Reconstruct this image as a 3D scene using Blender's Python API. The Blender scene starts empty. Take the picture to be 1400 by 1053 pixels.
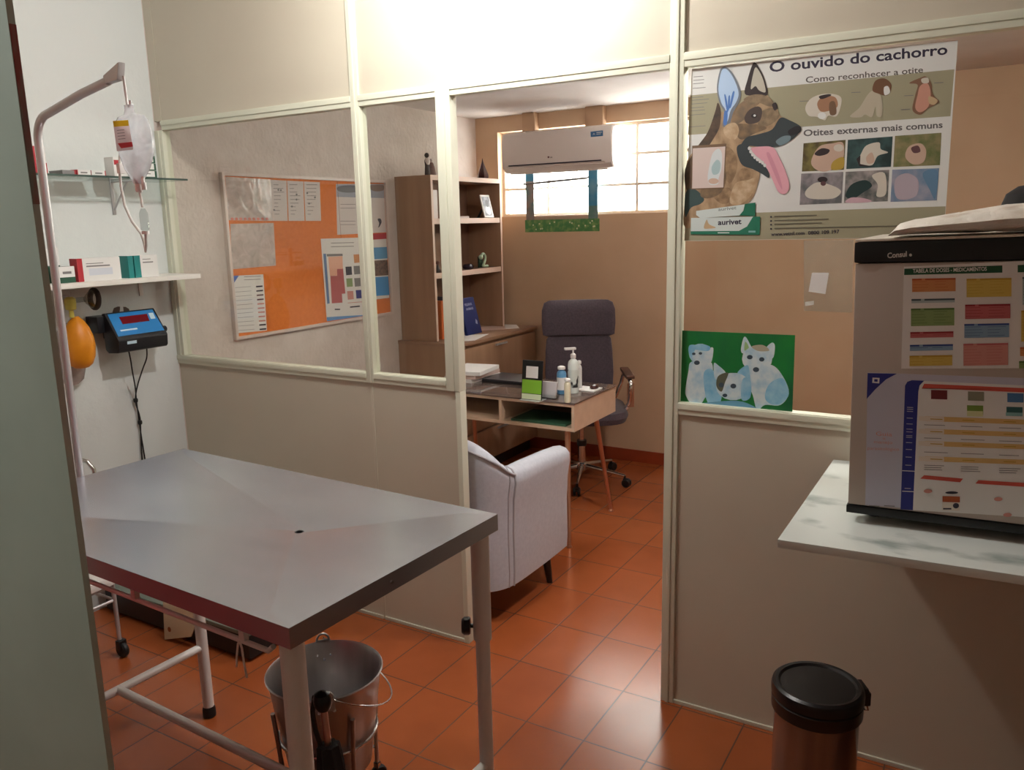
import bpy, bmesh, math, random
from mathutils import Vector, Matrix
random.seed(7)
C = bpy.context.scene.collection
PI = math.pi

# ------------------------------------------------------------------ camera
CAM_F, YAW, PITCH, ROLL = 1112.5, -0.5411, 0.19643, -0.02301
CAM = Vector((0.0, -2.476, 1.655))
W, H = 1400.0, 1053.0
_f = Vector((math.sin(YAW)*math.cos(PITCH), math.cos(YAW)*math.cos(PITCH), -math.sin(PITCH)))
_r = Vector((math.cos(YAW), -math.sin(YAW), 0))
_u = _r.cross(_f)
FWD, RGT, UPV = _f, _r*math.cos(ROLL)+_u*math.sin(ROLL), -_r*math.sin(ROLL)+_u*math.cos(ROLL)
cd = bpy.data.cameras.new('camera')
cam = bpy.data.objects.new('camera', cd); C.objects.link(cam)
cam.matrix_world = Matrix(((RGT.x, UPV.x, -FWD.x, CAM.x), (RGT.y, UPV.y, -FWD.y, CAM.y), (RGT.z, UPV.z, -FWD.z, CAM.z), (0, 0, 0, 1)))
cd.sensor_fit = 'HORIZONTAL'; cd.sensor_width = 36.0; cd.lens = CAM_F/W*36.0
cd.clip_start = 0.02
bpy.context.scene.camera = cam

def on(px, py, axis, val):           # the point a sight line meets on the plane axis=val
    d = FWD + RGT*((px-W/2)/CAM_F) - UPV*((py-H/2)/CAM_F)
    t = (val-CAM[axis])/d[axis]
    return CAM + d*t

# ------------------------------------------------------------------ materials
def lin(c):
    return tuple((v/12.92 if v <= .04045 else ((v+.055)/1.055)**2.4) for v in (x/255.0 for x in c))
_M = {}
def M(name, rgb, rough=.5, metal=0., noise=None, bump=None, spec=.5, alpha=None, emit=None, coat=0., sheen=0.):
    if name in _M: return _M[name]
    m = bpy.data.materials.new(name); m.use_nodes = True
    nt = m.node_tree; b = nt.nodes['Principled BSDF']
    col = lin(rgb)+(1,)
    b.inputs['Base Color'].default_value = col
    b.inputs['Roughness'].default_value = rough
    b.inputs['Metallic'].default_value = metal
    b.inputs['Specular IOR Level'].default_value = spec
    if coat: b.inputs['Coat Weight'].default_value = coat; b.inputs['Coat Roughness'].default_value = .1
    if sheen: b.inputs['Sheen Weight'].default_value = sheen
    if alpha is not None: b.inputs['Alpha'].default_value = alpha
    if emit: b.inputs['Emission Color'].default_value = lin(emit[0])+(1,); b.inputs['Emission Strength'].default_value = emit[1]
    tc = nt.nodes.new('ShaderNodeTexCoord')
    if noise:                                   # (scale or (sx,sy,sz), amount, second colour)
        sc, rgb2 = noise[0], noise[1]
        n = nt.nodes.new('ShaderNodeTexNoise'); n.inputs['Detail'].default_value = 6; n.inputs['Scale'].default_value = 1.0
        mp = nt.nodes.new('ShaderNodeMapping'); mp.inputs['Scale'].default_value = sc if isinstance(sc, tuple) else (sc,)*3
        nt.links.new(tc.outputs['Object'], mp.inputs['Vector']); nt.links.new(mp.outputs[0], n.inputs['Vector'])
        r = nt.nodes.new('ShaderNodeValToRGB')
        lo, hi = noise[2] if len(noise) > 2 else (.35, .65)
        r.color_ramp.elements[0].position = lo; r.color_ramp.elements[0].color = col
        r.color_ramp.elements[1].position = hi; r.color_ramp.elements[1].color = lin(rgb2)+(1,)
        nt.links.new(n.outputs['Fac'], r.inputs['Fac']); nt.links.new(r.outputs[0], b.inputs['Base Color'])
    if bump:
        sc, st = bump[0], bump[1]
        n = nt.nodes.new('ShaderNodeTexNoise'); n.inputs['Detail'].default_value = 8; n.inputs['Scale'].default_value = 1.0
        mp = nt.nodes.new('ShaderNodeMapping'); mp.inputs['Scale'].default_value = sc if isinstance(sc, tuple) else (sc,)*3
        nt.links.new(tc.outputs['Object'], mp.inputs['Vector']); nt.links.new(mp.outputs[0], n.inputs['Vector'])
        bp = nt.nodes.new('ShaderNodeBump'); bp.inputs['Strength'].default_value = st; bp.inputs['Distance'].default_value = bump[2] if len(bump) > 2 else .01
        nt.links.new(n.outputs['Fac'], bp.inputs['Height']); nt.links.new(bp.outputs[0], b.inputs['Normal'])
    _M[name] = m
    return m

def clear(name, tint=(245, 250, 248), refl=.05, rough=.02, haze=0., hazecol=(235, 238, 240), bumpy=.5):
    if name in _M: return _M[name]
    m = bpy.data.materials.new(name); m.use_nodes = True; nt = m.node_tree
    for n in list(nt.nodes): nt.nodes.remove(n)
    out = nt.nodes.new('ShaderNodeOutputMaterial')
    tr = nt.nodes.new('ShaderNodeBsdfTransparent'); tr.inputs[0].default_value = lin(tint)+(1,)
    gl = nt.nodes.new('ShaderNodeBsdfGlossy'); gl.inputs['Roughness'].default_value = rough
    fr = nt.nodes.new('ShaderNodeFresnel'); ge = nt.nodes.new('ShaderNodeNewGeometry'); io = nt.nodes.new('ShaderNodeMapRange')
    ior = 1.0+refl*9; io.inputs['To Min'].default_value = ior; io.inputs['To Max'].default_value = 1/ior     # thin sheet: same reflectance from both sides
    nt.links.new(ge.outputs['Backfacing'], io.inputs['Value']); nt.links.new(io.outputs[0], fr.inputs['IOR'])
    mx = nt.nodes.new('ShaderNodeMixShader')
    nt.links.new(fr.outputs[0], mx.inputs[0]); nt.links.new(gl.outputs[0], mx.inputs[2])
    if haze:
        df = nt.nodes.new('ShaderNodeBsdfDiffuse'); df.inputs[0].default_value = lin(hazecol)+(1,)
        tl = nt.nodes.new('ShaderNodeBsdfTranslucent'); tl.inputs[0].default_value = lin(hazecol)+(1,)
        m1 = nt.nodes.new('ShaderNodeMixShader'); m1.inputs[0].default_value = .5
        nt.links.new(df.outputs[0], m1.inputs[1]); nt.links.new(tl.outputs[0], m1.inputs[2])
        m2 = nt.nodes.new('ShaderNodeMixShader')
        tc = nt.nodes.new('ShaderNodeTexCoord'); n = nt.nodes.new('ShaderNodeTexNoise'); n.inputs['Scale'].default_value = 22; n.inputs['Distortion'].default_value = 1.2
        mr = nt.nodes.new('ShaderNodeMapRange'); mr.inputs['To Min'].default_value = haze*.6; mr.inputs['To Max'].default_value = min(1, haze*1.4)
        nt.links.new(tc.outputs['Object'], n.inputs['Vector']); nt.links.new(n.outputs['Fac'], mr.inputs['Value']); nt.links.new(mr.outputs[0], m2.inputs[0])
        nt.links.new(tr.outputs[0], m2.inputs[1]); nt.links.new(m1.outputs[0], m2.inputs[2])
        nt.links.new(m2.outputs[0], mx.inputs[1])
        bp = nt.nodes.new('ShaderNodeBump'); bp.inputs['Strength'].default_value = bumpy; bp.inputs['Distance'].default_value = .01
        nt.links.new(n.outputs['Fac'], bp.inputs['Height']); nt.links.new(bp.outputs[0], gl.inputs['Normal'])
    else:
        nt.links.new(tr.outputs[0], mx.inputs[1])
    nt.links.new(mx.outputs[0], out.inputs[0])
    _M[name] = m
    return m

def thin(name, rgb):                       # printed film that lets light through
    if name in _M: return _M[name]
    m = bpy.data.materials.new(name); m.use_nodes = True; nt = m.node_tree
    for n in list(nt.nodes): nt.nodes.remove(n)
    o = nt.nodes.new('ShaderNodeOutputMaterial'); d = nt.nodes.new('ShaderNodeBsdfDiffuse'); t = nt.nodes.new('ShaderNodeBsdfTranslucent'); x = nt.nodes.new('ShaderNodeMixShader')
    d.inputs[0].default_value = t.inputs[0].default_value = lin(rgb)+(1,); x.inputs[0].default_value = .6
    nt.links.new(d.outputs[0], x.inputs[1]); nt.links.new(t.outputs[0], x.inputs[2]); nt.links.new(x.outputs[0], o.inputs[0])
    _M[name] = m
    return m

def tile_floor():
    m = bpy.data.materials.new('terracotta_tile'); m.use_nodes = True; nt = m.node_tree; b = nt.nodes['Principled BSDF']
    tc = nt.nodes.new('ShaderNodeTexCoord')
    mp = nt.nodes.new('ShaderNodeMapping'); mp.inputs['Location'].default_value = (1.473-.0015, -.306-.0015, 0)
    br = nt.nodes.new('ShaderNodeTexBrick'); br.offset = 0; br.squash = 1
    br.inputs['Scale'].default_value = 1; br.inputs['Brick Width'].default_value = .2145; br.inputs['Row Height'].default_value = .324
    br.inputs['Mortar Size'].default_value = .0026; br.inputs['Mortar Smooth'].default_value = .2; br.inputs['Bias'].default_value = 0
    br.inputs['Color1'].default_value = lin((158, 84, 44))+(1,); br.inputs['Color2'].default_value = lin((150, 77, 40))+(1,)
    br.inputs['Mortar'].default_value = lin((96, 66, 48))+(1,)
    nt.links.new(tc.outputs['Object'], mp.inputs[0]); nt.links.new(mp.outputs[0], br.inputs['Vector'])
    n = nt.nodes.new('ShaderNodeTexNoise'); n.inputs['Scale'].default_value = 4.5; n.inputs['Detail'].default_value = 7
    nt.links.new(tc.outputs['Object'], n.inputs['Vector'])
    hs = nt.nodes.new('ShaderNodeHueSaturation')
    mr = nt.nodes.new('ShaderNodeMapRange'); mr.inputs['From Min'].default_value = .3; mr.inputs['From Max'].default_value = .7; mr.inputs['To Min'].default_value = .9; mr.inputs['To Max'].default_value = 1.07
    nt.links.new(n.outputs['Fac'], mr.inputs['Value']); nt.links.new(mr.outputs[0], hs.inputs['Value']); nt.links.new(br.outputs['Color'], hs.inputs['Color'])
    nt.links.new(hs.outputs[0], b.inputs['Base Color'])
    r2 = nt.nodes.new('ShaderNodeMapRange'); r2.inputs['To Min'].default_value = .17; r2.inputs['To Max'].default_value = .26
    nt.links.new(n.outputs['Fac'], r2.inputs['Value']); nt.links.new(r2.outputs[0], b.inputs['Roughness'])
    b.inputs['Specular IOR Level'].default_value = .55
    bp = nt.nodes.new('ShaderNodeBump'); bp.inputs['Strength'].default_value = .35; bp.inputs['Distance'].default_value = .002; bp.invert = True
    nt.links.new(br.outputs['Fac'], bp.inputs['Height'])
    bp2 = nt.nodes.new('ShaderNodeBump'); bp2.inputs['Strength'].default_value = .10; bp2.inputs['Distance'].default_value = .004
    nt.links.new(n.outputs['Fac'], bp2.inputs['Height']); nt.links.new(bp.outputs[0], bp2.inputs['Normal']); nt.links.new(bp2.outputs[0], b.inputs['Normal'])
    return m

def wood(name, c1, c2, scale=(2, 2, 30), rough=.5):
    if name in _M: return _M[name]
    return M(name, c1, rough, noise=(scale, c2, (.3, .7)))

white_paint = M('white_wall_paint', (220, 225, 224), .6, bump=((24, 24, 24), .35, .006))
plaster = M('rough_cream_plaster', (216, 205, 199), .75, bump=((44, 44, 40), .5, .010), noise=(9, (208, 196, 189)))
tan_paint = M('tan_wall_paint', (204, 174, 145), .6, bump=(14, .15, .004), noise=(3, (198, 167, 137)))
ceil_paint = M('ceiling_paint', (226, 220, 218), .8, noise=(2.5, (214, 206, 203)))
panel_m = M('cream_partition_panel', (201, 194, 177), .42, noise=(1.6, (195, 187, 170)))
frame_m = M('pale_green_cream_metal', (214, 216, 198), .42)
steel = M('brushed_steel', (200, 204, 214), .27, .86, noise=((1.6, 4, 3), (184, 188, 199)), bump=((4, 26, 3), .06, .002))
chrome = M('chrome', (205, 205, 206), .18, 1.)
pole_steel = M('pole_steel', (196, 194, 196), .34, .55)
alu = M('aluminium', (190, 188, 190), .36, 1., noise=((20, 20, 2), (172, 170, 172)))
white_enamel = M('white_enamel', (226, 222, 218), .3)
black_rub = M('black_rubber', (20, 20, 21), .55)
black_pl = M('black_plastic', (18, 19, 21), .32)
dark_pl = M('dark_charcoal_plastic', (38, 38, 42), .45)
white_pl = M('white_plastic', (228, 226, 224), .35)
paper = M('white_paper', (226, 224, 222), .7)
print_dk = M('dark_print', (44, 40, 56), .6)
print_gr = M('grey_print', (120, 118, 118), .6)
glass_m = clear('window_glass', (249, 250, 247), .045)
shelf_glass = clear('shelf_glass', (243, 249, 247), .045)
plastic_m = clear('clear_plastic_film', (242, 244, 242), .07, .14, .62, (246, 248, 248), .18)
film_m = clear('thin_plastic_film', (240, 240, 236), .06, .15, .09, (214, 214, 208))

# ------------------------------------------------------------------ mesh builder
class MB:
    def __init__(s): s.bm = bmesh.new(); s.mats = []
    def mi(s, m):
        if m not in s.mats: s.mats.append(m)
        return s.mats.index(m)
    def face(s, vs, m, smooth=False):
        try: f = s.bm.faces.new(vs)
        except ValueError: return None
        f.material_index = s.mi(m); f.smooth = smooth
        return f
    def poly(s, pts, m):
        return s.face([s.bm.verts.new(p) for p in pts], m)
    def box(s, a, b, m, bev=0., mats=None):
        x0, y0, z0 = (min(a[i], b[i]) for i in range(3)); x1, y1, z1 = (max(a[i], b[i]) for i in range(3))
        v = [s.bm.verts.new(p) for p in ((x0,y0,z0),(x1,y0,z0),(x1,y1,z0),(x0,y1,z0),(x0,y0,z1),(x1,y0,z1),(x1,y1,z1),(x0,y1,z1))]
        fs = []
        for k, idx in (('-z',(3,2,1,0)),('+z',(4,5,6,7)),('-y',(0,1,5,4)),('+x',(1,2,6,5)),('+y',(2,3,7,6)),('-x',(3,0,4,7))):
            fs.append(s.face([v[i] for i in idx], (mats or {}).get(k, m)))
        if bev:
            es = list({e for f in fs for e in f.edges})
            bmesh.ops.bevel(s.bm, geom=es, offset=bev, segments=2, profile=.7, affect='EDGES')
        return s
    def obox(s, c, ax, ay, az, m, bev=0.):       # oriented box: centre + half-axis vectors
        c, ax, ay, az = Vector(c), Vector(ax), Vector(ay), Vector(az)
        if ax.cross(ay).dot(az) < 0: ax = -ax
        v = [s.bm.verts.new(c+ax*i+ay*j+az*k) for i, j, k in ((-1,-1,-1),(1,-1,-1),(1,1,-1),(-1,1,-1),(-1,-1,1),(1,-1,1),(1,1,1),(-1,1,1))]
        fs = [s.face([v[i] for i in idx], m) for idx in ((3,2,1,0),(4,5,6,7),(0,1,5,4),(1,2,6,5),(2,3,7,6),(3,0,4,7))]
        if bev: bmesh.ops.bevel(s.bm, geom=list({e for f in fs for e in f.edges}), offset=bev, segments=2, profile=.7, affect='EDGES')
        return s
    def rings(s, rings, m, closed=True, caps=True, smooth=True):
        R_ = [[s.bm.verts.new(p) for p in r] for r in rings]
        for a, b in zip(R_, R_[1:]):
            n = len(a)
            for i in range(n if closed else n-1):
                s.face([a[i], a[(i+1) % n], b[(i+1) % n], b[i]], m, smooth)
        if caps and closed:
            s.face(list(reversed(R_[0])), m); s.face(R_[-1], m)
        return s
    def tube(s, pts, r, m, seg=12, caps=True):
        pts = [Vector(p) for p in pts]
        rr = r if isinstance(r, (list, tuple)) else [r]*len(pts)
        t0 = (pts[1]-pts[0]).normalized()
        n = t0.orthogonal().normalized(); rings = []
        for i, p in enumerate(pts):
            t = ((pts[i+1]-p).normalized() if i == 0 else (p-pts[i-1]).normalized() if i == len(pts)-1 else ((pts[i+1]-p).normalized()+(p-pts[i-1]).normalized()).normalized())
            n = (n-t*n.dot(t)).normalized(); b = t.cross(n)
            rings.append([p+(n*math.cos(2*PI*k/seg)+b*math.sin(2*PI*k/seg))*rr[i] for k in range(seg)])
        return s.rings(rings, m, caps=caps)
    def lathe(s, prof, m, c=(0,0,0), seg=32, axis=(0,0,1), caps=True, sx=1, sy=1):
        az = Vector(axis).normalized()
        ax = Vector((1,0,0)) if abs(az.z) > .9 else az.orthogonal().normalized()
        ay = az.cross(ax); c = Vector(c)
        rings = [[c+az*z+(ax*math.cos(2*PI*k/seg)*sx+ay*math.sin(2*PI*k/seg)*sy)*max(r, 1e-4) for k in range(seg)] for r, z in prof]
        return s.rings(rings, m, caps=caps)
    def prism(s, pts, d, m, bev=0.):
        d = Vector(d); a = [s.bm.verts.new(p) for p in pts]; b = [s.bm.verts.new(Vector(p)+d) for p in pts]; n = len(a)
        fs = [s.face(list(reversed(a)), m), s.face(b, m)]+[s.face([a[i], a[(i+1) % n], b[(i+1) % n], b[i]], m) for i in range(n)]
        bmesh.ops.recalc_face_normals(s.bm, faces=[f for f in fs if f])
        if bev: bmesh.ops.bevel(s.bm, geom=list({e for f in fs if f for e in f.edges}), offset=bev, segments=2, profile=.7, affect='EDGES')
        return s
    def ball(s, c, r, m, sx=1, sy=1, sz=1, seg=20):
        return s.lathe([(r*math.sin(PI*i/12), -r*sz*math.cos(PI*i/12)) for i in range(13)], m, c, seg, caps=False, sx=sx, sy=sy)
    def build(s, name, parent=None, angle=35, recalc=True):
        if recalc: bmesh.ops.recalc_face_normals(s.bm, faces=s.bm.faces)
        me = bpy.data.meshes.new(name); s.bm.to_mesh(me); s.bm.free()
        for m in s.mats: me.materials.append(m)
        for p in me.polygons: p.use_smooth = True
        me.set_sharp_from_angle(angle=math.radians(angle))
        o = bpy.data.objects.new(name, me); C.objects.link(o)
        if parent:
            o.parent = parent
            pm = parent
            off = Vector((0,0,0))
            while pm: off += pm.location; pm = pm.parent
            if off.length > 0: me.transform(Matrix.Translation(-off))
        return o

def tag(o, label, cat, group=None, kind=None):
    if label: o['label'] = label
    if cat: o['category'] = cat
    if group: o['group'] = group
    if kind: o['kind'] = kind
    return o
def thing(name, loc, label, cat, group=None):
    o = bpy.data.objects.new(name, None); C.objects.link(o); o.location = loc; o.empty_display_size = .05
    return tag(o, label, cat, group)
def struct(o, label=None, cat=None): return tag(o, label, cat, kind='structure')
def centre(o):                                   # origin of a one-mesh thing to the middle of its base
    vs = [v.co for v in o.data.vertices]
    lo = [min(v[i] for v in vs) for i in range(3)]; hi = [max(v[i] for v in vs) for i in range(3)]
    c = Vector(((lo[0]+hi[0])/2, (lo[1]+hi[1])/2, lo[2]))
    o.data.transform(Matrix.Translation(-c)); o.location = o.location+c
    return o
def copy_tree(o, parent=None):
    c = o.copy(); C.objects.link(c); c.parent = parent
    for ch in list(o.children): copy_tree(ch, c)
    return c

def text_polys(txt, bold=0.):
    cu = bpy.data.curves.new('lettering', 'FONT'); cu.body = txt; cu.size = 1; cu.offset = bold; cu.resolution_u = 3
    o = bpy.data.objects.new('lettering', cu); C.objects.link(o)
    dg = bpy.context.evaluated_depsgraph_get(); dg.update()
    me = bpy.data.meshes.new_from_object(o.evaluated_get(dg))
    vs = [v.co.copy() for v in me.vertices]; fs = [list(p.vertices) for p in me.polygons]
    bpy.data.objects.remove(o); bpy.data.curves.remove(cu); bpy.data.meshes.remove(me)
    return vs, fs

class Sheet:
    """A printed sheet on a plane axis=val facing 'out' (unit vector); pictures are flat inlays of the same mesh."""
    def __init__(s, axis, val, out, lim=None):
        s.lim = lim; s.mb = MB(); s.axis, s.val, s.out = axis, val, Vector(out); s.k = 0; s.o = (0, 0, 1.0)
    def off(s, x, y, sc): s.o = (x, y, sc); return s
    def P(s, p):
        q = on(s.o[0]+p[0]/s.o[2], s.o[1]+p[1]/s.o[2], s.axis, s.val)
        if s.lim: q.y = min(max(q.y, s.lim[0]), s.lim[1]); q.z = min(max(q.z, s.lim[2]), s.lim[3])      # stays inside the board's frame
        return q
    def base(s, pts, m, t=.0015):
        q = [s.P(p) for p in pts]
        s.mb.prism([p for p in q], s.out*t, m); s.t = t
        return s
    def ink(s, pts, m):
        s.k += 1
        d = s.out*(s.t+.000016*s.k)
        f = s.mb.poly([s.P(p)+d for p in pts], m)
        if f:
            f.normal_update()
            if f.normal.dot(s.out) < 0: f.normal_flip()
        return s
    def curve(s, pts, m, n=5):                  # smooth closed outline through pts
        q = []
        N = len(pts)
        for i in range(N):
            p0, p1, p2, p3 = pts[i-1], pts[i], pts[(i+1) % N], pts[(i+2) % N]
            for j in range(n):
                t = j/n
                q.append(tuple(.5*((2*p1[k])+(-p0[k]+p2[k])*t+(2*p0[k]-5*p1[k]+4*p2[k]-p3[k])*t*t+(-p0[k]+3*p1[k]-3*p2[k]+p3[k])*t**3) for k in (0, 1)))
        return s.ink(q, m)
    def oval(s, c, rx, ry, m, n=18, rot=0):
        return s.ink([(c[0]+rx*math.cos(2*PI*i/n)*math.cos(rot)-ry*math.sin(2*PI*i/n)*math.sin(rot), c[1]+rx*math.cos(2*PI*i/n)*math.sin(rot)+ry*math.sin(2*PI*i/n)*math.cos(rot)) for i in range(n)], m)
    def rect(s, x0, y0, x1, y1, m, sh=0.):      # sh: drop of y per unit x
        return s.ink([(x0, y0), (x1, y0+(x1-x0)*sh), (x1, y1+(x1-x0)*sh), (x0, y1)], m)
    def text(s, txt, a, b, h, m, bold=0.):      # baseline from a to b (photo coordinates), capital height h
        vs, fs = text_polys(txt, bold)
        x1 = max(v.x for v in vs); x0 = min(v.x for v in vs)
        s.k += 1; d = s.out*(s.t+.000016*s.k)
        ux, uy = (b[0]-a[0])/(x1-x0), (b[1]-a[1])/(x1-x0)
        bv = [s.mb.bm.verts.new(s.P((a[0]+ux*(v.x-x0), a[1]+uy*(v.x-x0)-v.y*h/.69))+d) for v in vs]
        for f in fs:
            ff = s.mb.face([bv[i] for i in f], m)
            if ff:
                ff.normal_update()
                if ff.normal.dot(s.out) < 0: ff.normal_flip()
        return s
    def build(s, name, parent=None):
        return s.mb.build(name, parent, recalc=False)

# ------------------------------------------------------------------ setting
XL, XR, YB, YF, ZC = -3.345, 1.25, 2.66, -3.35, 2.78
struct(MB().box((XL-.15, YF-.15, -.1), (XR+.15, YB+.15, 0), tile_floor()).build('floor'))
struct(MB().box((XL-.15, YF-.15, ZC), (XR+.15, .036, ZC+.1), ceil_paint).build('ceiling'))
struct(MB().box((XL-.15, .036, 2.395), (XR+.15, YB+.15, ZC+.1), ceil_paint).build('ceiling_office'))
w = MB(); w.box((XL-.15, YF-.15, 0), (XL, .0, ZC), white_paint); w.box((XL-.15, .0, 0), (XL, YB+.15, ZC), plaster)
struct(w.build('wall_left'))
struct(MB().box((XR, YF-.15, 0), (XR+.15, YB+.15, ZC), M('brown_wall', (162, 148, 134), .7, bump=(20, .2, .004))).build('wall_right'))
struct(MB().box((XL, YF-.15, 0), (XR, YF, ZC), M('brown_wall', (162, 148, 134))).build('wall_front'))
# office back wall with its long window opening
WX0, WX1, WZ0, WZ1 = -3.16, -1.05, 1.70, 2.288
w = MB()
w.box((XL, YB, 0), (XR, YB+.14, WZ0), tan_paint); w.box((XL, YB, WZ1), (XR, YB+.14, 2.395), tan_paint)
w.box((XL, YB, WZ0), (WX0, YB+.14, WZ1), tan_paint); w.box((WX1, YB, WZ0), (XR, YB+.14, WZ1), tan_paint)
struct(w.build('wall_back'))
struct(MB().box((XL, YB-.012, 0), (XR, YB, .085), M('red_tile_skirting', (150, 62, 32), .35, noise=(8, (136, 54, 28))), .002).build('baseboard_back'))
# window
wf = M('window_frame_cream', (214, 200, 184), .5)
w = MB()
y0, y1 = YB+.06, YB+.085
w.box((WX0, y0, WZ0), (WX1, y1, WZ0+.02), wf); w.box((WX0, y0, WZ1-.02), (WX1, y1, WZ1), wf)
for x in (WX0, WX1-.02): w.box((x, y0, WZ0+.02), (x+.02, y1, WZ1-.02), wf)
xs = [-3.12+.333*k for k in range(1, 7)]
for x in xs: w.box((x-.009, y0, WZ0+.02), (x+.009, y1, WZ1-.02), wf)
for z in (1.892, 2.088): w.box((WX0+.02, y0+.003, z-.009), (WX1-.02, y1-.003, z+.009), wf)
win = struct(w.build('window_1'))
MB().box((WX0+.01, y0+.011, WZ0+.01), (WX1-.01, y0+.014, WZ1-.01), glass_m).build('pane', win)
w = MB()
a, b = on(716, 252, 1, YB-.03), on(801, 243.5, 1, YB-.03)
w.tube([a, b], .0075, M('grey_iron', (92, 88, 86), .5), 8)
for px in (737, 786):
    p = on(px, 250 if px < 760 else 245, 1, YB-.03); q = on(px+3, 238 if px < 760 else 234, 1, YB+.03)
    w.tube([p, q], .004, M('grey_iron', (92, 88, 86)), 6)
w.tube([on(801, 244, 1, YB-.03), on(811, 238, 1, YB+.055)], .006, M('grey_iron', (92, 88, 86)), 6)
w.tube([on(811, 238, 1, YB+.055), on(811, 238, 1, YB+.062)], .006, M('grey_iron', (92, 88, 86)), 6)
w.build('stay_bar', win)

# partition: panels, metal posts and rails, panes
TP = .036
P0 = XL; XA, XB_ = -2.173, -2.133       # second post
XC, XD = -1.778, -1.716                  # left door post
XE, XF = -.907, -.862                    # right door post
XG, XH = .62, .665
ZR0, ZR1, ZH0, ZH1 = 1.035, 1.076, 2.100, 2.142
pn = MB()
for x0, x1 in ((P0, -2.160), (-2.148, XD-.022), (XF, XG), (XH, XR)):
    pn.box((x0, .006, .014), (x1, TP-.006, ZR0), panel_m)
for x0, x1 in ((P0+.05, XA), (XB_, XE), (XF, XG), (XH, XR)):
    pn.box((x0, .006, ZH1), (x1, TP-.006, ZC), panel_m)
struct(pn.build('wall_partition'))
fr = MB()
def post(x0, x1, z1, z0=0):
    fr.box((x0, -.004, z0), (x1, TP+.004, z1), frame_m, .003)
    if x1-x0 > .03: fr.box((x0+(x1-x0)*.36, -.008, z0), (x0+(x1-x0)*.64, TP+.008, z1), frame_m, .003)
post(P0, P0+.053, ZH0, ZR1); fr.box((P0, .004, ZH1), (P0+.05, TP-.004, ZC), panel_m)
post(XA, XB_, ZC, ZR0); post(XC, XD, ZH1, ZR0); post(XE, XF, ZC); post(XG, XH, ZC)
fr.box((-2.160, .004, 0), (-2.148, TP-.004, ZR0), panel_m, .001)
fr.box((XD-.022, -.002, 0), (XD, TP+.002, ZR0), frame_m, .003)
def rail(x0, x1, z0, z1):
    fr.box((x0, -.003, z0), (x1, TP+.003, z1), frame_m, .003)
    fr.box((x0, -.007, z0+(z1-z0)*.45), (x1, TP+.007, z1-.003), frame_m, .002)
for x0, x1 in ((P0, XA), (XB_, XC), (XF, XG), (XH, XR)): rail(x0, x1, ZR0, ZR1)
for x0, x1 in ((P0, -2.160), (-2.148, XD-.022), (XF, XG), (XH, XR)): fr.box((x0, -.001, 0), (x1, TP+.001, .014), panel_m, .002)
for x0, x1 in ((P0+.053, XA), (XB_, XC), (XD, XE), (XF, XG), (XH, XR)): rail(x0, x1, ZH0, ZH1)
struct(fr.build('trim_1'))
for n, (x0, x1) in enumerate(((P0+.053, XA), (XB_, XC), (XF, XG), (XH, XR))):
    g = MB().box((x0, .016, ZR1), (x1, .020, ZH0), glass_m); struct(g.build('window_%d' % (n+2)))

# near door leaf: grey-green outside, red inside, with a chipped red edge
red_door = M('red_door_paint', (138, 40, 38), .45)
grey_door = M('grey_green_door_paint', (170, 182, 168), .55, noise=(5, (163, 175, 161)), bump=(8, .12, .004))
edge_m = M('chipped_red_door_edge', (150, 66, 58), .6, noise=((40, 40, 9), (128, 122, 112), (.42, .58)))
DX0, DX1, DY0, DY1 = -2.15, -1.285, -1.753, -1.742
d = MB(); d.box((DX0, DY0, .01), (DX1, DY1, 2.12), grey_door, 0, {'+y': red_door, '+x': M('worn_door_edge', (176, 172, 160), .6, noise=((30, 30, 6), (170, 180, 166), (.4, .6)))})
d.box((DX1, DY0+.001, 1.70), (DX1+.0012, DY1, 1.96), edge_m)
door = struct(d.build('door_1'))
MB().box((XL, -1.80, 0), (DX0-.004, -1.70, ZC), M('brown_wall', (162, 148, 134))).build('wall_side'); struct(bpy.data.objects['wall_side'])
MB().box((DX0-.004, -1.80, 2.16), (XR, -1.70, ZC), M('brown_wall', (162, 148, 134))).build('trim_2'); struct(bpy.data.objects['trim_2'])
struct(MB().box((.2, -1.80, 0), (XR, -1.70, 2.16), M('brown_wall', (162, 148, 134))).build('wall_shield'))  # unseen wall added to keep passage light off the fridge
h = MB()
for z in (.3, 1.1, 1.9): h.tube([(DX0-.001, DY1+.007, z-.05), (DX0-.001, DY1+.007, z+.05)], .0075, pole_steel, 10)
h.build('hinge', door)

# ------------------------------------------------------------------ ceiling lamp
LX, LY = -1.54, -.565
L = thing('ceiling_lamp', (LX, LY, ZC), 'white ceiling lamp with a bare glowing bulb in front of the partition', 'lamp')
MB().lathe([(.05, ZC-.03), (.06, ZC-.02), (.06, ZC)], white_pl, (LX, LY, 0), 28).tube([(LX, LY, 2.672), (LX, LY, ZC-.02)], .006, white_pl, 8).build('ceiling_rose', L)
MB().lathe([(.022, 2.635), (.024, 2.675)], white_pl, (LX, LY, 0), 20).build('socket', L)
MB().lathe([(.0, 2.527), (.024, 2.532), (.04, 2.547), (.047, 2.572), (.042, 2.598), (.026, 2.62), (.02, 2.636)], M('bulb_glow', (255, 246, 232), .5, emit=((255, 253, 247), 580.)), (LX, LY, 0), 24).build('bulb', L)

wd = bpy.data.worlds.new('sky'); bpy.context.scene.world = wd; wd.use_nodes = True
wd.node_tree.nodes['Background'].inputs[0].default_value = (1.0, .985, .96, 1)
wd.node_tree.nodes['Background'].inputs[1].default_value = 15.0
vs = bpy.context.scene.view_settings
vs.view_transform = 'Standard'; vs.look = 'None'; vs.gamma = 1; vs.exposure = 0.0

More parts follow.
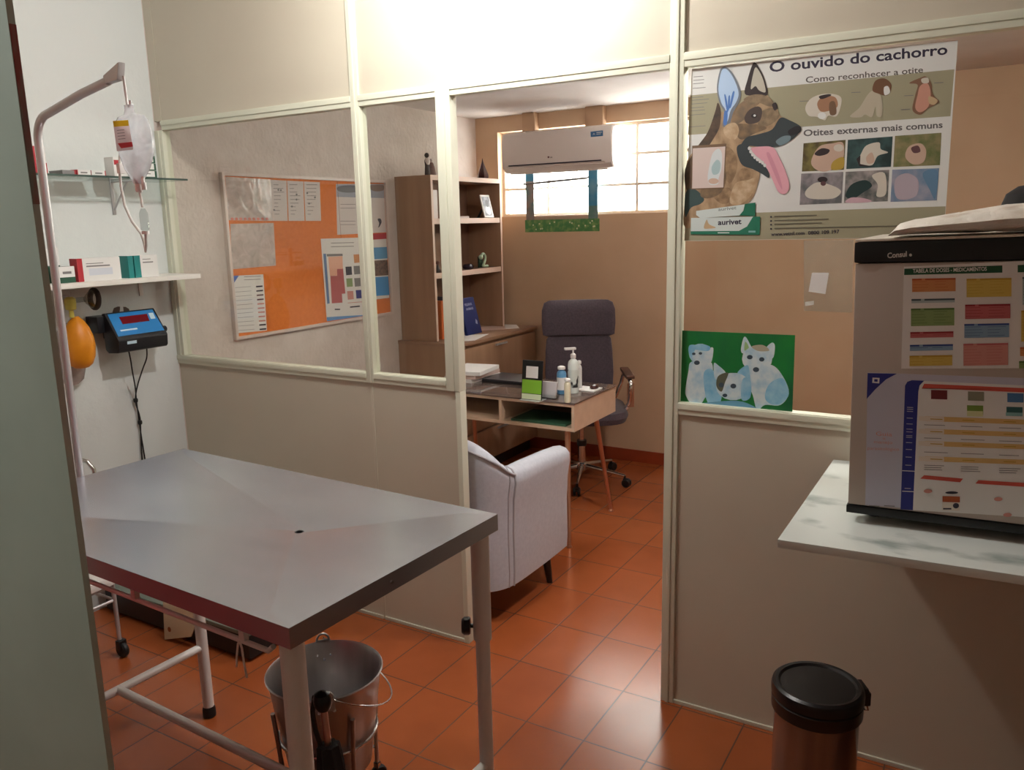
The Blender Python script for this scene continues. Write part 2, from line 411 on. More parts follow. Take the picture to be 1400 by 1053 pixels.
# ------------------------------------------------------------------ examination table
TZ = .95
tx0, tx1, ty0, ty1 = -2.283, -1.034, -1.507, -.835
T = thing('examination_table', ((tx0+tx1)/2, (ty0+ty1)/2, 0), 'stainless steel examination table on white tube legs, folds running to a drain hole', 'table')
t = MB()
dr = Vector((-1.43, -1.12, TZ-.026)); m_ = .05
oc = [(tx0, ty0), (tx1, ty0), (tx1, ty1), (tx0, ty1)]; ic = [(tx0+.04, ty0+.03), (tx1-.085, ty0+.03), (tx1-.085, ty1-.03), (tx0+.04, ty1-.03)]
ov = [t.bm.verts.new((x, y, TZ)) for x, y in oc]; iv = [t.bm.verts.new((x, y, TZ-.003)) for x, y in ic]
ring = [t.bm.verts.new(dr+Vector((.011*math.cos(PI*2*k/12), .011*math.sin(PI*2*k/12), 0))) for k in range(12)]
for i in range(4): t.face([ov[i], ov[(i+1) % 4], iv[(i+1) % 4], iv[i]], steel)
# four folded planes from the rim to the drain
grp = {0: range(6, 10), 1: range(9, 13), 2: range(0, 4), 3: range(3, 7)}
for i in range(4):
    ks = [k % 12 for k in grp[i]]
    t.face([iv[i], iv[(i+1) % 4]]+[ring[k] for k in reversed(ks)], steel)
lv = [t.bm.verts.new((x, y, TZ-.042)) for x, y in oc]; li = [t.bm.verts.new((x+(.012 if x < -1.6 else -.012), y+(.012 if y < -1.2 else -.012), TZ-.042)) for x, y in oc]
for i in range(4):
    t.face([ov[i], lv[i], lv[(i+1) % 4], ov[(i+1) % 4]], steel); t.face([lv[i], li[i], li[(i+1) % 4], lv[(i+1) % 4]], steel)
t.face([t.bm.verts.new((x, y, TZ-.041)) for x, y in oc], M('table_underside', (120, 118, 116), .5))
t.build('table_top', T, 3)
MB().lathe([(.0105, -.03), (.0105, -.001), (.008, -.001), (.008, -.03)], black_rub, dr, 16).build('drain_hole', T)
lx0, lx1, ly0, ly1 = tx0+.034, tx1-.036, ty0+.034, ty1-.03
for i, (x, y) in enumerate(((lx0, ly0), (lx1, ly0), (lx1, ly1), (lx0, ly1))):
    lo = .46 if x > -1.6 else .30
    zz = .545 if (x > -1.6 and y < -1.2) else .62 if x > -1.6 else .62
    lg = MB().tube([(x, y, zz), (x, y, TZ-.042)], .0235 if x > -1.6 else .021, white_enamel, 20).tube([(x, y, .03), (x, y, zz)], .0185, white_enamel, 20).build('leg', T)
    MB().lathe([(.018, 0), (.022, .003), (.022, .03), (.019, .04)], black_rub, (x, y, 0), 18).build('rubber_foot', lg)
    kd = Vector((-.8, -.5, 0)).normalized()
    if x > -1.6 and y > -1.2:
        k = MB(); c = Vector((x, y, zz+.035))+kd*.03
        k.tube([c-kd*.012, c+kd*.004], .006, black_pl, 8)
        k.lathe([(.02, 0), (.023, .004), (.023, .016), (.018, .022)], black_pl, c, 14, kd); k.build('clamp_knob', lg)
    elif x > -1.6:
        k = MB(); c = Vector((x, y, zz+.02))+Vector((-.95, .3, 0))*.028
        k.lathe([(.010, 0), (.012, .004), (.012, .014), (.009, .018)], black_pl, c, 12, (-.95, .3, 0)); k.build('clamp_knob', lg)
zb = .262; ym = (ly0+ly1)/2
for x in (lx0, lx1): MB().tube([(x, ly0, zb), (x, ly1, zb)], .0135, white_enamel, 14).build('side_bar', T)
MB().tube([(lx0, ym, zb), (lx1, ym, zb)], .0135, white_enamel, 14).build('cross_bar', T)
rl = MB()
rl.tube([(lx0+.03, ty0+.02, .872), (lx1-.05, ty0+.02, .872), (lx1-.035, ty0+.02, .885)], .0055, white_enamel, 10)
for x in (-1.86, -1.545, -1.19): rl.box((x-.008, ty0+.014, .875), (x+.008, ty0+.026, TZ-.041), white_enamel, .002)
rl.build('hanging_rail', T)
st = MB()
st.tube([(-1.195, ty0+.014, .872), (-1.20, ty0+.013, .868), (-1.207, ty0+.012, .835), (-1.212, ty0+.014, .815)], .0022, M('white_cord', (222, 214, 206), .8), 6)
st.tube([(-1.195, ty0+.014, .872), (-1.188, ty0+.012, .862), (-1.186, ty0+.012, .83), (-1.184, ty0+.014, .80)], .0022, M('white_cord', (222, 214, 206)), 6)
st.build('tied_cord', T)
MB().lathe([(.004, 0), (.004, .002)], chrome, (-1.036+.002, -1.23, TZ-.022), 8, (1, 0, 0)).build('rivet', T)
T.rotation_euler.z = math.radians(-2.2)

# ------------------------------------------------------------------ infusion pole and bag
IX, IY = -2.297, -1.15
I = thing('infusion_pole', (IX, IY, .84), 'bent steel infusion pole at the left end of the steel table', 'pole')
p = MB()
pts = [(IX, IY, .84), (IX, IY, 1.0), (-2.287, IY, 1.88)]
for k in range(7):
    a_ = k/6*PI/2*.92
    pts.append((-2.287+.05*(1-math.cos(a_)), IY, 1.905+.05*math.sin(a_)+.002*k))
pts += [(-2.07, IY, 2.005), (-1.95, IY, 2.025)]
p.tube(pts, .011, pole_steel, 16)
p.prism([(-1.955, IY-.010, 2.018), (-1.90, IY-.010, 2.022), (-1.888, IY-.010, 2.062), (-1.955, IY-.010, 2.037)], (0, .020, 0), pole_steel, .003)
p.build('pole', I)
MB().tube([(-1.888, IY, 2.03), (-1.887, IY, 2.0), (-1.885, IY, 1.965), (-1.879, IY, 1.957), (-1.873, IY, 1.962), (-1.872, IY, 1.972)], .0032, pole_steel, 8).build('hook', I)
b = MB(); b.box((IX-.016, IY-.02, .885), (IX+.0135, IY+.02, .945), white_enamel, .003); b.tube([(IX-.016, IY, .91), (IX-.035, IY, .91)], .005, chrome, 8); b.lathe([(.012, 0), (.015, .004), (.015, .012), (.011, .016)], black_pl, (IX-.034, IY, .91), 14, (-1, 0, 0)); b.build('clamp', I)

BX, BY = -1.872, -1.15
pe = clear('soft_bag_plastic', (236, 240, 244), .08, .12, .5, (238, 240, 244))
B = thing('infusion_bag', (BX, BY, 1.62), 'clear fluid bag with red and yellow label hanging from the bent pole', 'infusion bag')
def bag_ring(z, cx, hw, ht, n=20):
    return [(cx+hw*math.cos(2*PI*k/n)*.94, BY+ht*math.sin(2*PI*k/n)+hw*math.cos(2*PI*k/n)*.10, z) for k in range(n)]
b = MB()
b.rings([bag_ring(z, x, w_, t_) for z, x, w_, t_ in ((1.772, BX-.003, .012, .009), (1.785, BX-.003, .021, .013), (1.81, BX-.001, .041, .020), (1.84, BX+.002, .053, .026), (1.87, BX+.001, .061, .026), (1.90, BX-.001, .062, .020), (1.925, BX-.003, .056, .013), (1.935, BX-.005, .048, .008), (1.94, BX-.008, .020, .006), (1.952, BX-.008, .016, .005), (1.962, BX-.007, .018, .004))], pe)
b.build('fluid_bag', B)
sh = Sheet(1, BY-.033, (0, -1, 0))
ly_red = thin('label_red', (214, 96, 100)); ly_yel = thin('label_yellow', (228, 204, 60)); ly_gr = thin('label_grey_pink', (222, 214, 214))
sh.base([(154.5, 165.5), (175.5, 164), (182.5, 204.5), (160, 207)], ly_gr, .0004)
sh.ink([(154.5, 165.5), (175.5, 164), (176.3, 172), (156, 173.5)], ly_yel)
sh.ink([(161, 196), (180.8, 194), (182, 200.5), (166, 203)], ly_red)
for k, y in enumerate((178, 182, 186, 190)): sh.rect(160+k*.6, y, 170+k*.6, y+.8, print_gr, -.1)
lb = sh.build('label', B)
b = MB()
b.lathe([(.007, 1.752), (.009, 1.757), (.009, 1.776), (.011, 1.778), (.011, 1.79)], white_pl, (BX-.003, BY, 0), 14)
b.lathe([(.006, 1.757), (.006, 1.775)], white_pl, (BX+.018, BY, 0), 12); b.lathe([(.004, 1.77), (.004, 1.80)], white_pl, (BX+.016, BY, 0), 12)
b.build('port', B)
tube_m = M('clear_tubing', (226, 226, 222), .25, alpha=.75)
b = MB()
b.tube([(BX-.002, BY, 1.755), (BX+.001, BY, 1.735), (BX+.003, BY, 1.715)], .003, tube_m, 8)
b.lathe([(.004, 1.655), (.0105, 1.66), (.0105, 1.70), (.005, 1.712)], clear('drip_glass', (236, 240, 240), .07), (BX+.004, BY, 0), 16)
b.lathe([(.009, 1.648), (.009, 1.656)], white_pl, (BX+.004, BY, 0), 14)
b.tube([(BX+.004, BY, 1.65), (BX+.001, BY, 1.62), (BX-.004, BY, 1.605), (BX-.006, BY, 1.63), (BX-.014, BY, 1.65), (BX-.045, BY, 1.68), (BX-.068, BY, 1.72), (BX-.075, BY, 1.77), (BX-.073, BY, 1.81), (BX-.066, BY, 1.84), (BX-.056, BY, 1.87), (BX-.05, BY-.006, 1.90)], .0034, tube_m, 8)
b.build('drip_line', B)
MB().box((BX-.068, BY-.012, 1.80), (BX-.054, BY+.006, 1.825), white_pl, .003).build('roller_clamp', B)

# ------------------------------------------------------------------ wall shelves on the left wall
S = thing('glass_shelf', (XL+.12, -.55, 1.87), 'thin glass shelf high on the left wall holding small medicine boxes', 'shelf')
MB().box((XL+.001, -1.12, 1.872), (-3.135, -.012, 1.880), shelf_glass, 0, {'+x': M('glass_edge_green', (74, 92, 86), .2), '-y': M('glass_edge_green', (74, 92, 86), .2)}).build('glass_plate', S)
for y in (-.93, -.245):
    b = MB()
    b.box((XL+.001, y-.008, 1.73), (XL+.006, y+.008, 1.94), pole_steel, .001)
    b.tube([(XL+.006, y, 1.868), (-3.17, y, 1.868)], .004, pole_steel, 8)
    b.tube([(XL+.006, y, 1.75), (-3.23, y, 1.866)], .004, pole_steel, 8)
    b.build('bracket', S)
S2 = thing('white_shelf', (XL+.12, -.55, 1.44), 'white board shelf lower on the left wall with cartons on it', 'shelf')
MB().box((XL+.001, -1.12, 1.443), (-3.105, -.016, 1.463), M('white_laminate', (232, 230, 224), .4), .002).build('board', S2)
for y in (-.85, -.16):
    MB().box((XL+.001, y-.01, 1.37), (XL+.006, y+.01, 1.442), white_enamel, .001).box((XL+.002, y-.01, 1.437), (-3.2, y+.01, 1.4425), white_enamel, .001).build('bracket', S2)

crt = M('carton_white', (228, 228, 226), .5); c_red = M('carton_red', (176, 44, 54), .5); c_grn = M('carton_dark_green', (30, 78, 58), .5)
c_teal = M('carton_teal', (24, 126, 124), .5); c_gry = M('carton_grey', (128, 126, 126), .5)
def carton(name, y0, y1, z0, h, xf, dep, label, group, mats=None, prints=()):
    """a small box: front face at x=xf; prints = (v0, w0, v1, w1, material) fractions of the front face"""
    b = MB(); b.box((xf-dep, y0, z0), (xf, y1, z0+h), crt, .0008, None)
    for f in b.bm.faces:
        n = f.normal; 
        f.normal_update(); n = f.normal
        for k, m in (mats or {}).items():
            v = {'-y': (0,-1,0), '+x': (1,0,0), '+z': (0,0,1)}[k]
            if n.dot(Vector(v)) > .9: f.material_index = b.mi(m)
    for i, (v0, w0, v1, w1, m) in enumerate(prints):
        f = b.poly([(xf+.0003+.0001*i, y0+(y1-y0)*v, z0+h*w_) for v, w_ in ((v0, w0), (v1, w0), (v1, w1), (v0, w1))], m)
    o = b.build(name, recalc=False)
    tag(o, label, 'box', group); return centre(o)
def yx(px, py, x): return on(px, py, 0, x).y
zg = 1.8802
G = 'medicine boxes on the glass shelf'
xg = -3.165
carton('medicine_box', yx(46, 240, xg), yx(66, 240, xg), zg, .1, xg, .04, 'upright red-sided white box standing behind the pole on the glass shelf', G, {'-y': c_red}, [(0, 0, .3, 1, c_red), (.82, 0, 1, .4, c_red)])
carton('medicine_box', yx(86, 240, xg), yx(104, 240, xg), zg, .017, xg, .09, 'flat dark grey box lying left on the glass shelf', G, {'+x': c_gry, '-y': c_gry}, [(.9, 0, 1, 1, c_red)])
carton('medicine_box', yx(106, 240, xg), yx(124.5, 240, xg), zg, .021, xg, .09, 'flat white box between the grey flat box and another white one on the glass shelf', G, {'-y': c_red}, [(0, 0, .06, 1, c_red), (.25, .35, .75, .6, print_gr)])
carton('medicine_box', yx(125.5, 240, xg), yx(145, 240, xg), zg, .021, xg, .09, 'flat white box nearest the carton behind the fluid bag, red at its right end', G, {'-y': c_red}, [(.93, 0, 1, 1, c_red), (.25, .35, .75, .6, print_gr)])
carton('medicine_box', yx(157, 242, xg), yx(174.5, 242, xg), zg, .078, xg, .06, 'upright white carton with red mark behind the fluid bag on the glass shelf', G, None, [(.05, .6, .5, .85, c_red), (.3, .3, .7, .36, print_gr)])
ya, yb_ = yx(194, 243, xg), yx(215, 243, xg)
for k, w_ in enumerate(('lowest', 'middle', 'top')):
    carton('medicine_box', ya+.002*k, yb_-.003*k, zg+.0305*k, .0298, xg+.003*k, .08, 'white and dark green box, %s of the stack of three on the glass shelf' % w_, G, {'+x': c_grn, '-y': c_grn}, [(0, .15, .86, .95, crt), (.2, .5, .6, .62, print_gr)])
zs = 1.4632; xs_ = -3.15; G = 'cartons on the white shelf'
carton('medicine_carton', yx(56, 380, xs_-.055), yx(84, 378, xs_-.055), zs, .136, xs_-.055, .08, 'tall white carton with dark green base at the left of the white shelf', G, None, [(0, 0, 1, .5, c_grn)])
carton('medicine_carton', yx(80, 381, xs_), yx(104, 379, xs_), zs, .064, xs_-.004, .045, 'low green and white carton in front of the tall green-based one', G, {'-y': c_grn, '+z': c_gry}, [(0, 0, 1, .35, c_grn), (.1, .35, .95, .85, crt), (.3, .55, .8, .7, print_gr)])
o = carton('medicine_carton', yx(107.5, 380, xs_), yx(166, 376, xs_), zs, .092, xs_, .05, 'long white carton with a red end on the white shelf', G, {'-y': c_red}, [(0, 0, .12, 1, c_red), (.2, .62, .75, .68, c_gry), (.2, .75, .6, .78, print_gr), (.25, .25, .8, .55, M('carton_pale_blue', (208, 214, 224), .5))])
carton('medicine_carton', yx(177, 376, xs_), yx(184, 376, xs_), zs, .093, xs_, .06, 'narrow teal carton left of its twin on the white shelf', G, {'+x': c_teal, '-y': c_teal})
carton('medicine_carton', yx(185.5, 375, xs_), yx(217, 373, xs_), zs, .093, xs_, .06, 'white carton with a teal end at the right of the white shelf', G, {'-y': c_teal}, [(0, 0, .25, 1, c_teal), (.35, .65, .8, .7, print_gr), (.35, .8, .7, .83, print_gr)])

# ------------------------------------------------------------------ hand resuscitator
R_ = thing('hand_resuscitator', (-3.25, -.53, 1.1), 'orange squeeze bag resuscitator with clear mask hanging below the white shelf', 'resuscitator')
org = M('orange_rubber', (226, 146, 26), .45, noise=(14, (216, 132, 18)))
MB().lathe([(.012, 1.318), (.016, 1.312), (.03, 1.298), (.046, 1.27), (.058, 1.23), (.061, 1.195), (.056, 1.15), (.044, 1.12), (.028, 1.106), (.012, 1.102), (.0, 1.101)], org, (-3.258, -.528, 0), 30).build('squeeze_bag', R_)
b = MB()
b.lathe([(.009, 1.316), (.009, 1.345), (.02, 1.35), (.022, 1.372), (.022, 1.392), (.012, 1.40)], M('pale_yellow_valve', (212, 200, 96), .3, alpha=.85), (-3.255, -.545, 0), 20)
b.tube([(-3.255, -.545, 1.384), (-3.255, -.50, 1.385), (-3.255, -.48, 1.385)], .011, clear('drip_glass', (236, 240, 240)), 14)
b.build('valve', R_)
MB().lathe([(.011, 0), (.02, .008), (.034, .022), (.042, .036)], clear('mask_plastic', (236, 232, 226), .08, .05), (-3.255, -.482, 1.385), 26, (.12, 1, -.05), caps=False).build('mask_dome', R_)
b = MB(); ax = Vector((.12, 1, -.05)).normalized(); cc = Vector((-3.255, -.482, 1.385))+ax*.040
u_ = ax.orthogonal().normalized(); v_ = ax.cross(u_)
b.tube([cc+(u_*math.cos(2*PI*k/28)+v_*math.sin(2*PI*k/28))*.037 for k in range(29)], .011, M('brown_black_rubber', (44, 32, 26), .5), 10)
b.build('mask_cushion', R_)
b = MB()
rb = clear('soft_reservoir', (236, 226, 224), .06, .15, .45, (222, 212, 210))
b.rings([[(-3.30+t_*math.cos(2*PI*k/16)*.6, -.545+w_*math.cos(2*PI*k/16), z+.0*k) if False else (-3.308+t_*math.sin(2*PI*k/16), -.545+w_*math.cos(2*PI*k/16), z) for k in range(16)] for z, w_, t_ in ((1.03, .02, .008), (1.05, .05, .018), (1.12, .07, .026), (1.20, .064, .024), (1.26, .04, .016), (1.29, .012, .008))], rb)
b.build('reservoir_bag', R_)
b = MB(); b.tube([(XL+.001, -.545, 1.405), (XL+.03, -.545, 1.405), (-3.262, -.545, 1.404), (-3.247, -.545, 1.41), (-3.245, -.545, 1.42)], .003, pole_steel, 8)
tag(b.build('wall_hook'), 'small steel hook in the left wall holding the orange resuscitator', 'hook')

# ------------------------------------------------------------------ scale readout on the wall
D = thing('scale_readout', (-3.25, -.28, 1.13), 'blue and black scale readout with red display on the left wall', 'scale display')
dk = M('readout_black', (24, 26, 32), .4); blue = M('readout_blue', (38, 128, 196), .4)
yA, yB_ = -.405, -.165
prof = [(-3.275, 1.315), (-3.255, 1.318), (-3.185, 1.218), (-3.176, 1.205), (-3.180, 1.160), (-3.19, 1.150), (-3.255, 1.146), (-3.275, 1.16)]
MB().prism([(x, yA, z) for x, z in prof], (0, yB_-yA, 0), dk, .006).build('housing', D)
n_ = Vector((.100, 0, .070)).normalized(); dn = Vector((.070, 0, -.100)); p0 = Vector((-3.2555, 0, 1.3175))
def slope(y, s_, k): return Vector((0, y, 0))+p0+dn*s_+n_*k
b = MB(); b.prism([slope(y, s_, .0005) for y, s_ in ((yA+.012, .06), (yB_-.012, .06), (yB_-.008, .97), (yA+.008, .97))], n_*.002, blue, .0006); fp = b.build('face_panel', D)
b = MB(); b.prism([slope(y, s_, .0026) for y, s_ in ((yA+.055, .22), (yB_-.05, .22), (yB_-.055, .52), (yA+.055, .52))], n_*.001, M('red_led_window', (112, 18, 28), .2)); b.build('display_window', fp)
b = MB()
b.poly([slope(y, s_, .003) for y, s_ in ((yB_-.042, .2), (yB_-.018, .2), (yB_-.02, .45), (yB_-.044, .45))], M('pale_blue_print', (196, 222, 236), .5))
b.build('printed_square', fp); b = MB()
b.poly([slope(y, s_, .003) for y, s_ in ((yA+.03, .73), (yA+.11, .73), (yA+.11, .79), (yA+.03, .79))], M('pale_blue_print', (196, 222, 236), .5))
b.build('printed_line', fp)
b = MB(); b.poly([(-3.1765, yA+.04, 1.197), (-3.1765, yA+.085, 1.197), (-3.1785, yA+.085, 1.178), (-3.1785, yA+.04, 1.178)], M('pale_blue_print', (196, 222, 236), .5)); b.build('maker_label', D)
b = MB(); b.box((XL+.001, yA-.03, 1.235), (-3.262, yA+.04, 1.305), dk, .004); b.box((XL+.001, yA+.04, 1.2), (-3.26, yB_-.03, 1.27), dk, .003); b.build('wall_bracket', D)
b = MB(); b.lathe([(.014, -.004), (.014, .014), (.010, .018)], dk, (-3.21, yB_, 1.225), 14, (0, 1, 0)); b.build('side_knob', D)
cb = M('black_cable', (26, 26, 28), .5)
def cable(pts, r=.003): return MB().tube(pts, r, cb, 8)
c1 = [(-3.25, -.315, 1.15), (-3.25, -.31, 1.10), (-3.27, -.295, 1.05), (-3.30, -.27, .97), (-3.325, -.255, .90), (-3.33, -.25, .80), (-3.332, -.245, .70), (-3.335, -.235, .55), (-3.335, -.22, .35), (-3.30, -.25, .17), (-3.22, -.28, .1)]
c2 = [(-3.25, -.225, 1.15), (-3.255, -.228, 1.10), (-3.275, -.24, 1.05), (-3.30, -.26, .97), (-3.322, -.262, .90), (-3.328, -.245, .82), (-3.332, -.25, .72), (-3.335, -.255, .55), (-3.335, -.24, .35), (-3.31, -.22, .17), (-3.22, -.25, .1)]
def smooth(P, n=4):
    P = [Vector(p) for p in P]; P = [P[0]*2-P[1]]+P+[P[-1]*2-P[-2]]; q = []
    for i in range(1, len(P)-2):
        for j in range(n):
            t_ = j/n; q.append(.5*(2*P[i]+(P[i+1]-P[i-1])*t_+(2*P[i-1]-5*P[i]+4*P[i+1]-P[i+2])*t_*t_+(3*P[i]-P[i-1]-3*P[i+1]+P[i+2])*t_**3))
    return q+[P[-2]]
for c in (c1, c2): cable(smooth(c)).build('cable', D)
for z, y in ((.905, -.258), (.80, -.249)): MB().lathe([(.008, -.009), (.010, -.004), (.010, .004), (.008, .009)], cb, (-3.326, y, z), 12).build('cable_tie', D)

# dog-face sticker above the readout
sh = Sheet(0, XL+.0005, (1, 0, 0)).off(60, 380, 7.524)
br_ = M('sticker_brown', (112, 92, 84), .6)
sh.base([(705, 350), (720, 310), (760, 295), (840, 298), (875, 320), (885, 360), (870, 390), (850, 440), (800, 470), (740, 440), (712, 390)], br_, .0006)
sh.curve([(785, 292), (812, 292), (820, 345), (845, 410), (800, 465), (745, 410), (778, 345)], crt).oval((800, 402), 15, 11, print_dk).oval((768, 360), 8, 8, print_dk).oval((835, 358), 8, 8, print_dk)
tag(centre(sh.build('dog_face_sticker')), 'small brown and white dog face sticker on the wall above the readout', 'sticker')

# ------------------------------------------------------------------ floor scale, leaning card, trolley
F = thing('floor_scale', (-2.85, -.28, 0), 'low black platform floor scale with steel top behind the examination table', 'scale')
MB().box((-3.30, -.53, .012), (-2.385, -.035, .115), M('scale_black', (22, 22, 24), .5), .006).build('base', F)
MB().box((-3.31, -.54, .1155), (-2.375, -.025, .132), M('scale_plate', (122, 132, 122), .45, .3), .003).build('platform', F)
b = MB()
for x, y in ((-3.25, -.48), (-2.43, -.48), (-3.25, -.09), (-2.43, -.09)): MB
for x, y in ((-3.25, -.48), (-2.43, -.48), (-3.25, -.09), (-2.43, -.09)):
    MB().lathe([(.022, 0), (.024, .004), (.018, .0125)], black_rub, (x, y, 0), 14).build('foot', F)
q = [on(px, py, 1, -.57) for px, py in ((218, 820), (268, 835), (260, 868), (226, 871))]
z0 = min(p.z for p in q)
b = MB(); b.prism([(p.x, -.575+(p.z-z0)*.12, p.z-z0+.002) for p in q], (0, .006, 0), M('cream_card', (214, 196, 164), .7), .001)
b.lathe([(.011, 0), (.0, .0003)], M('brown_mark', (150, 84, 40), .7), (q[3].x+.035, -.572, .055), 12, (0, -1, .1))
o = b.build('cream_card'); tag(o, 'cream card with a brown round mark leaning against the black floor scale', 'card'); centre(o)

Wt = thing('instrument_trolley', (-3.0, -.85, 0), 'small tube frame trolley with white tray and black casters left of the steel table', 'trolley')
tw0, tw1, td0, td1 = -3.24, -2.885, -1.06, -.74
for x in (tw0, tw1):
    for y in (td0, td1):
        lg = MB().tube([(x, y, .07), (x, y, .33)], .0085, pole_steel, 12).build('leg', Wt)
        cs = MB(); cs.lathe([(.001, -.012), (.026, -.012), (.031, -.006), (.031, .006), (.026, .012), (.001, .012)], black_rub, (x+.012, y, .0315), 18, (0, 1, 0)); cs.box((x-.006, y-.016, .03), (x+.02, y+.016, .072), black_pl, .003); cs.build('caster', lg)
b = MB()
for z in (.24, .30):
    b.tube([(tw0, td0, z), (tw1, td0, z), (tw1, td1, z), (tw0, td1, z), (tw0, td0, z)], .0065, pole_steel, 10)
b.tube([(tw0, td0, z) for z in (.3, .75)] + [(tw0, td0+.01, .79), (tw0, td0+.04, .81), (tw0, td1-.04, .81), (tw0, td1-.01, .79)] + [(tw0, td1, z) for z in (.75, .3)], .009, chrome, 12)
b.build('frame', Wt)
b = MB(); b.tube([(tw0, -.80, .806), (tw0+.1, -.79, .81), (tw0+.24, -.765, .812), (tw0+.31, -.75, .80), (tw0+.33, -.742, .77), (tw0+.335, -.742, .70), (tw1, td1, .33)], .008, chrome, 12); b.build('push_handle', Wt)
b = MB(); b.box((tw0+.005, td0+.005, .308), (tw1+.02, td1+.005, .345), white_enamel, .016); b.build('tray', Wt)

# ------------------------------------------------------------------ bucket in its stand, folded umbrella
BXc, BYc = -1.565, -.945
zr = .42
al = alu
Q = thing('metal_bucket', (BXc, BYc, 0), 'aluminium bucket with wire handle under the right end of the steel table', 'bucket')
b = MB()
b.lathe([(.001, .125), (.112, .125), (.118, .132), (.158, zr-.006), (.163, zr-.004), (.165, zr), (.162, zr+.003), (.157, zr-.003), (.115, .137), (.001, .135)], al, (BXc, BYc, 0), 48, caps=False)
b.build('bucket_body', Q)
hd = Vector((.80, .60, 0)).normalized()      # direction from one ear to the other
e1 = Vector((BXc, BYc, zr))+Vector((-.12, .12, 0)).normalized()*.163
e2 = Vector((BXc, BYc, zr))-Vector((-.12, .12, 0)).normalized()*.163
for e in (e1, e2):
    k = MB(); n_ = (e-Vector((BXc, BYc, zr))).normalized(); tng = Vector((0,0,1)).cross(n_)
    k.tube([e+tng*.018*math.cos(a*PI/8)+Vector((0,0,.006+.020*math.sin(a*PI/8))) for a in range(9)], .0035, al, 8)
    k.obox(e+n_*.002+Vector((0,0,-.012)), tng*.022, n_*.0025, Vector((0,0,.018)), al, .002)
    for dx, dz in ((-.02, -.04), (0, -.052), (.02, -.038)):
        pp = e-n_*(.004+abs(dz)*.16)+tng*dx+Vector((0,0,dz))
        k.lathe([(.0045, 0), (.0045, .002), (.002, .0035)], steel, pp, 10, -n_)
    k.build('handle_ear', Q)
h = MB(); mid = (e1+e2)/2; half = (e1-e2)/2; dwn = Vector((.131, .131, -.11))
h.tube([mid+half*math.cos(PI*k/20)*1.02+dwn*math.sin(PI*k/20)+Vector((0,0,.012)) for k in range(21)], .0024, chrome, 8); h.build('wire_handle', Q)
K = thing('bucket_stand', (BXc, BYc, 0), 'metal ring stand on small casters carrying the aluminium bucket', 'stand')
rad = lambda z: .118+(.158-.118)*(z-.132)/(zr-.006-.132)
b = MB()
for z in (.235,):
    b.tube([(BXc+(rad(z)+.006)*math.cos(2*PI*k/40), BYc+(rad(z)+.006)*math.sin(2*PI*k/40), z) for k in range(41)], .0048, chrome, 8)
b.tube([(BXc+.1*math.cos(2*PI*k/30), BYc+.1*math.sin(2*PI*k/30), .116) for k in range(31)], .006, chrome, 8)
b.build('ring', K)
for ang in (-20, 65, 155, 245):
    a_ = math.radians(ang); c_, s_ = math.cos(a_), math.sin(a_)
    lg = MB().tube([(BXc+r_*c_, BYc+r_*s_, z) for r_, z in ((.156, .34), (.1475, .24), (.142, .16), (.142, .06))], 0.0065, alu, 10).tube([(BXc+.1*c_, BYc+.1*s_, .116), (BXc+.143*c_, BYc+.143*s_, .12)], .005, chrome, 8).build('leg', K)
    cs = MB(); cs.lathe([(.001, -.010), (.022, -.010), (.025, -.005), (.025, .005), (.022, .010), (.001, .010)], black_rub, (BXc+.146*c_, BYc+.146*s_, .0252), 16, (-s_, c_, 0)); cs.box((BXc+.142*c_-.008, BYc+.142*s_-.008, .02), (BXc+.142*c_+.008, BYc+.142*s_+.008, .064), chrome, .002); cs.build('caster', lg)

ut = on(441, 958, 1, -1.36); 
U = thing('folded_umbrella', (ut.x, ut.y, 0), 'folded black umbrella with knob handle leaning at the near table leg', 'umbrella')
low = Vector((ut.x+.055, ut.y-.01, .004)); up = (ut-low).normalized()
L_ = (ut-low).length
b = MB(); b.lathe([(.004, -.022), (.013, -.02), (.019, -.008), (.020, .004), (.016, .015), (.006, .021), (.001, .022)], black_pl, ut, 20, up, caps=False); b.build('knob_handle', U)
MB().tube([low, ut-up*.015], .0075, M('pinkish_steel', (196, 176, 172), .3, 1.), 12).build('shaft', U)
b = MB(); u_ = up.orthogonal().normalized(); v_ = up.cross(u_); rings = []
for k in range(13):
    s_ = .03+(L_-.13)*k/12; rr = (.006, .014, .019, .022, .024, .026, .027, .028, .028, .027, .027, .026, .022)[k]
    rings.append([low+up*s_+(u_*math.cos(2*PI*j/24)+v_*math.sin(2*PI*j/24))*rr*(1+.16*math.sin(8*2*PI*j/24+k*.5)) for j in range(24)])
b.rings(rings, M('black_umbrella_cloth', (24, 24, 28), .7, bump=(60, .5, .004))); b.build('furled_cloth', U)
b = MB(); sd = Vector((-.8, -.3, 0)).normalized()
b.tube([ut+up*.012, ut+sd*.018+up*.006, ut+sd*.026-up*.03, ut+sd*.024-up*.07, ut-up*.10+sd*.018, ut-up*.118+sd*.010], .0055, black_rub, 8); b.build('wrist_strap', U)

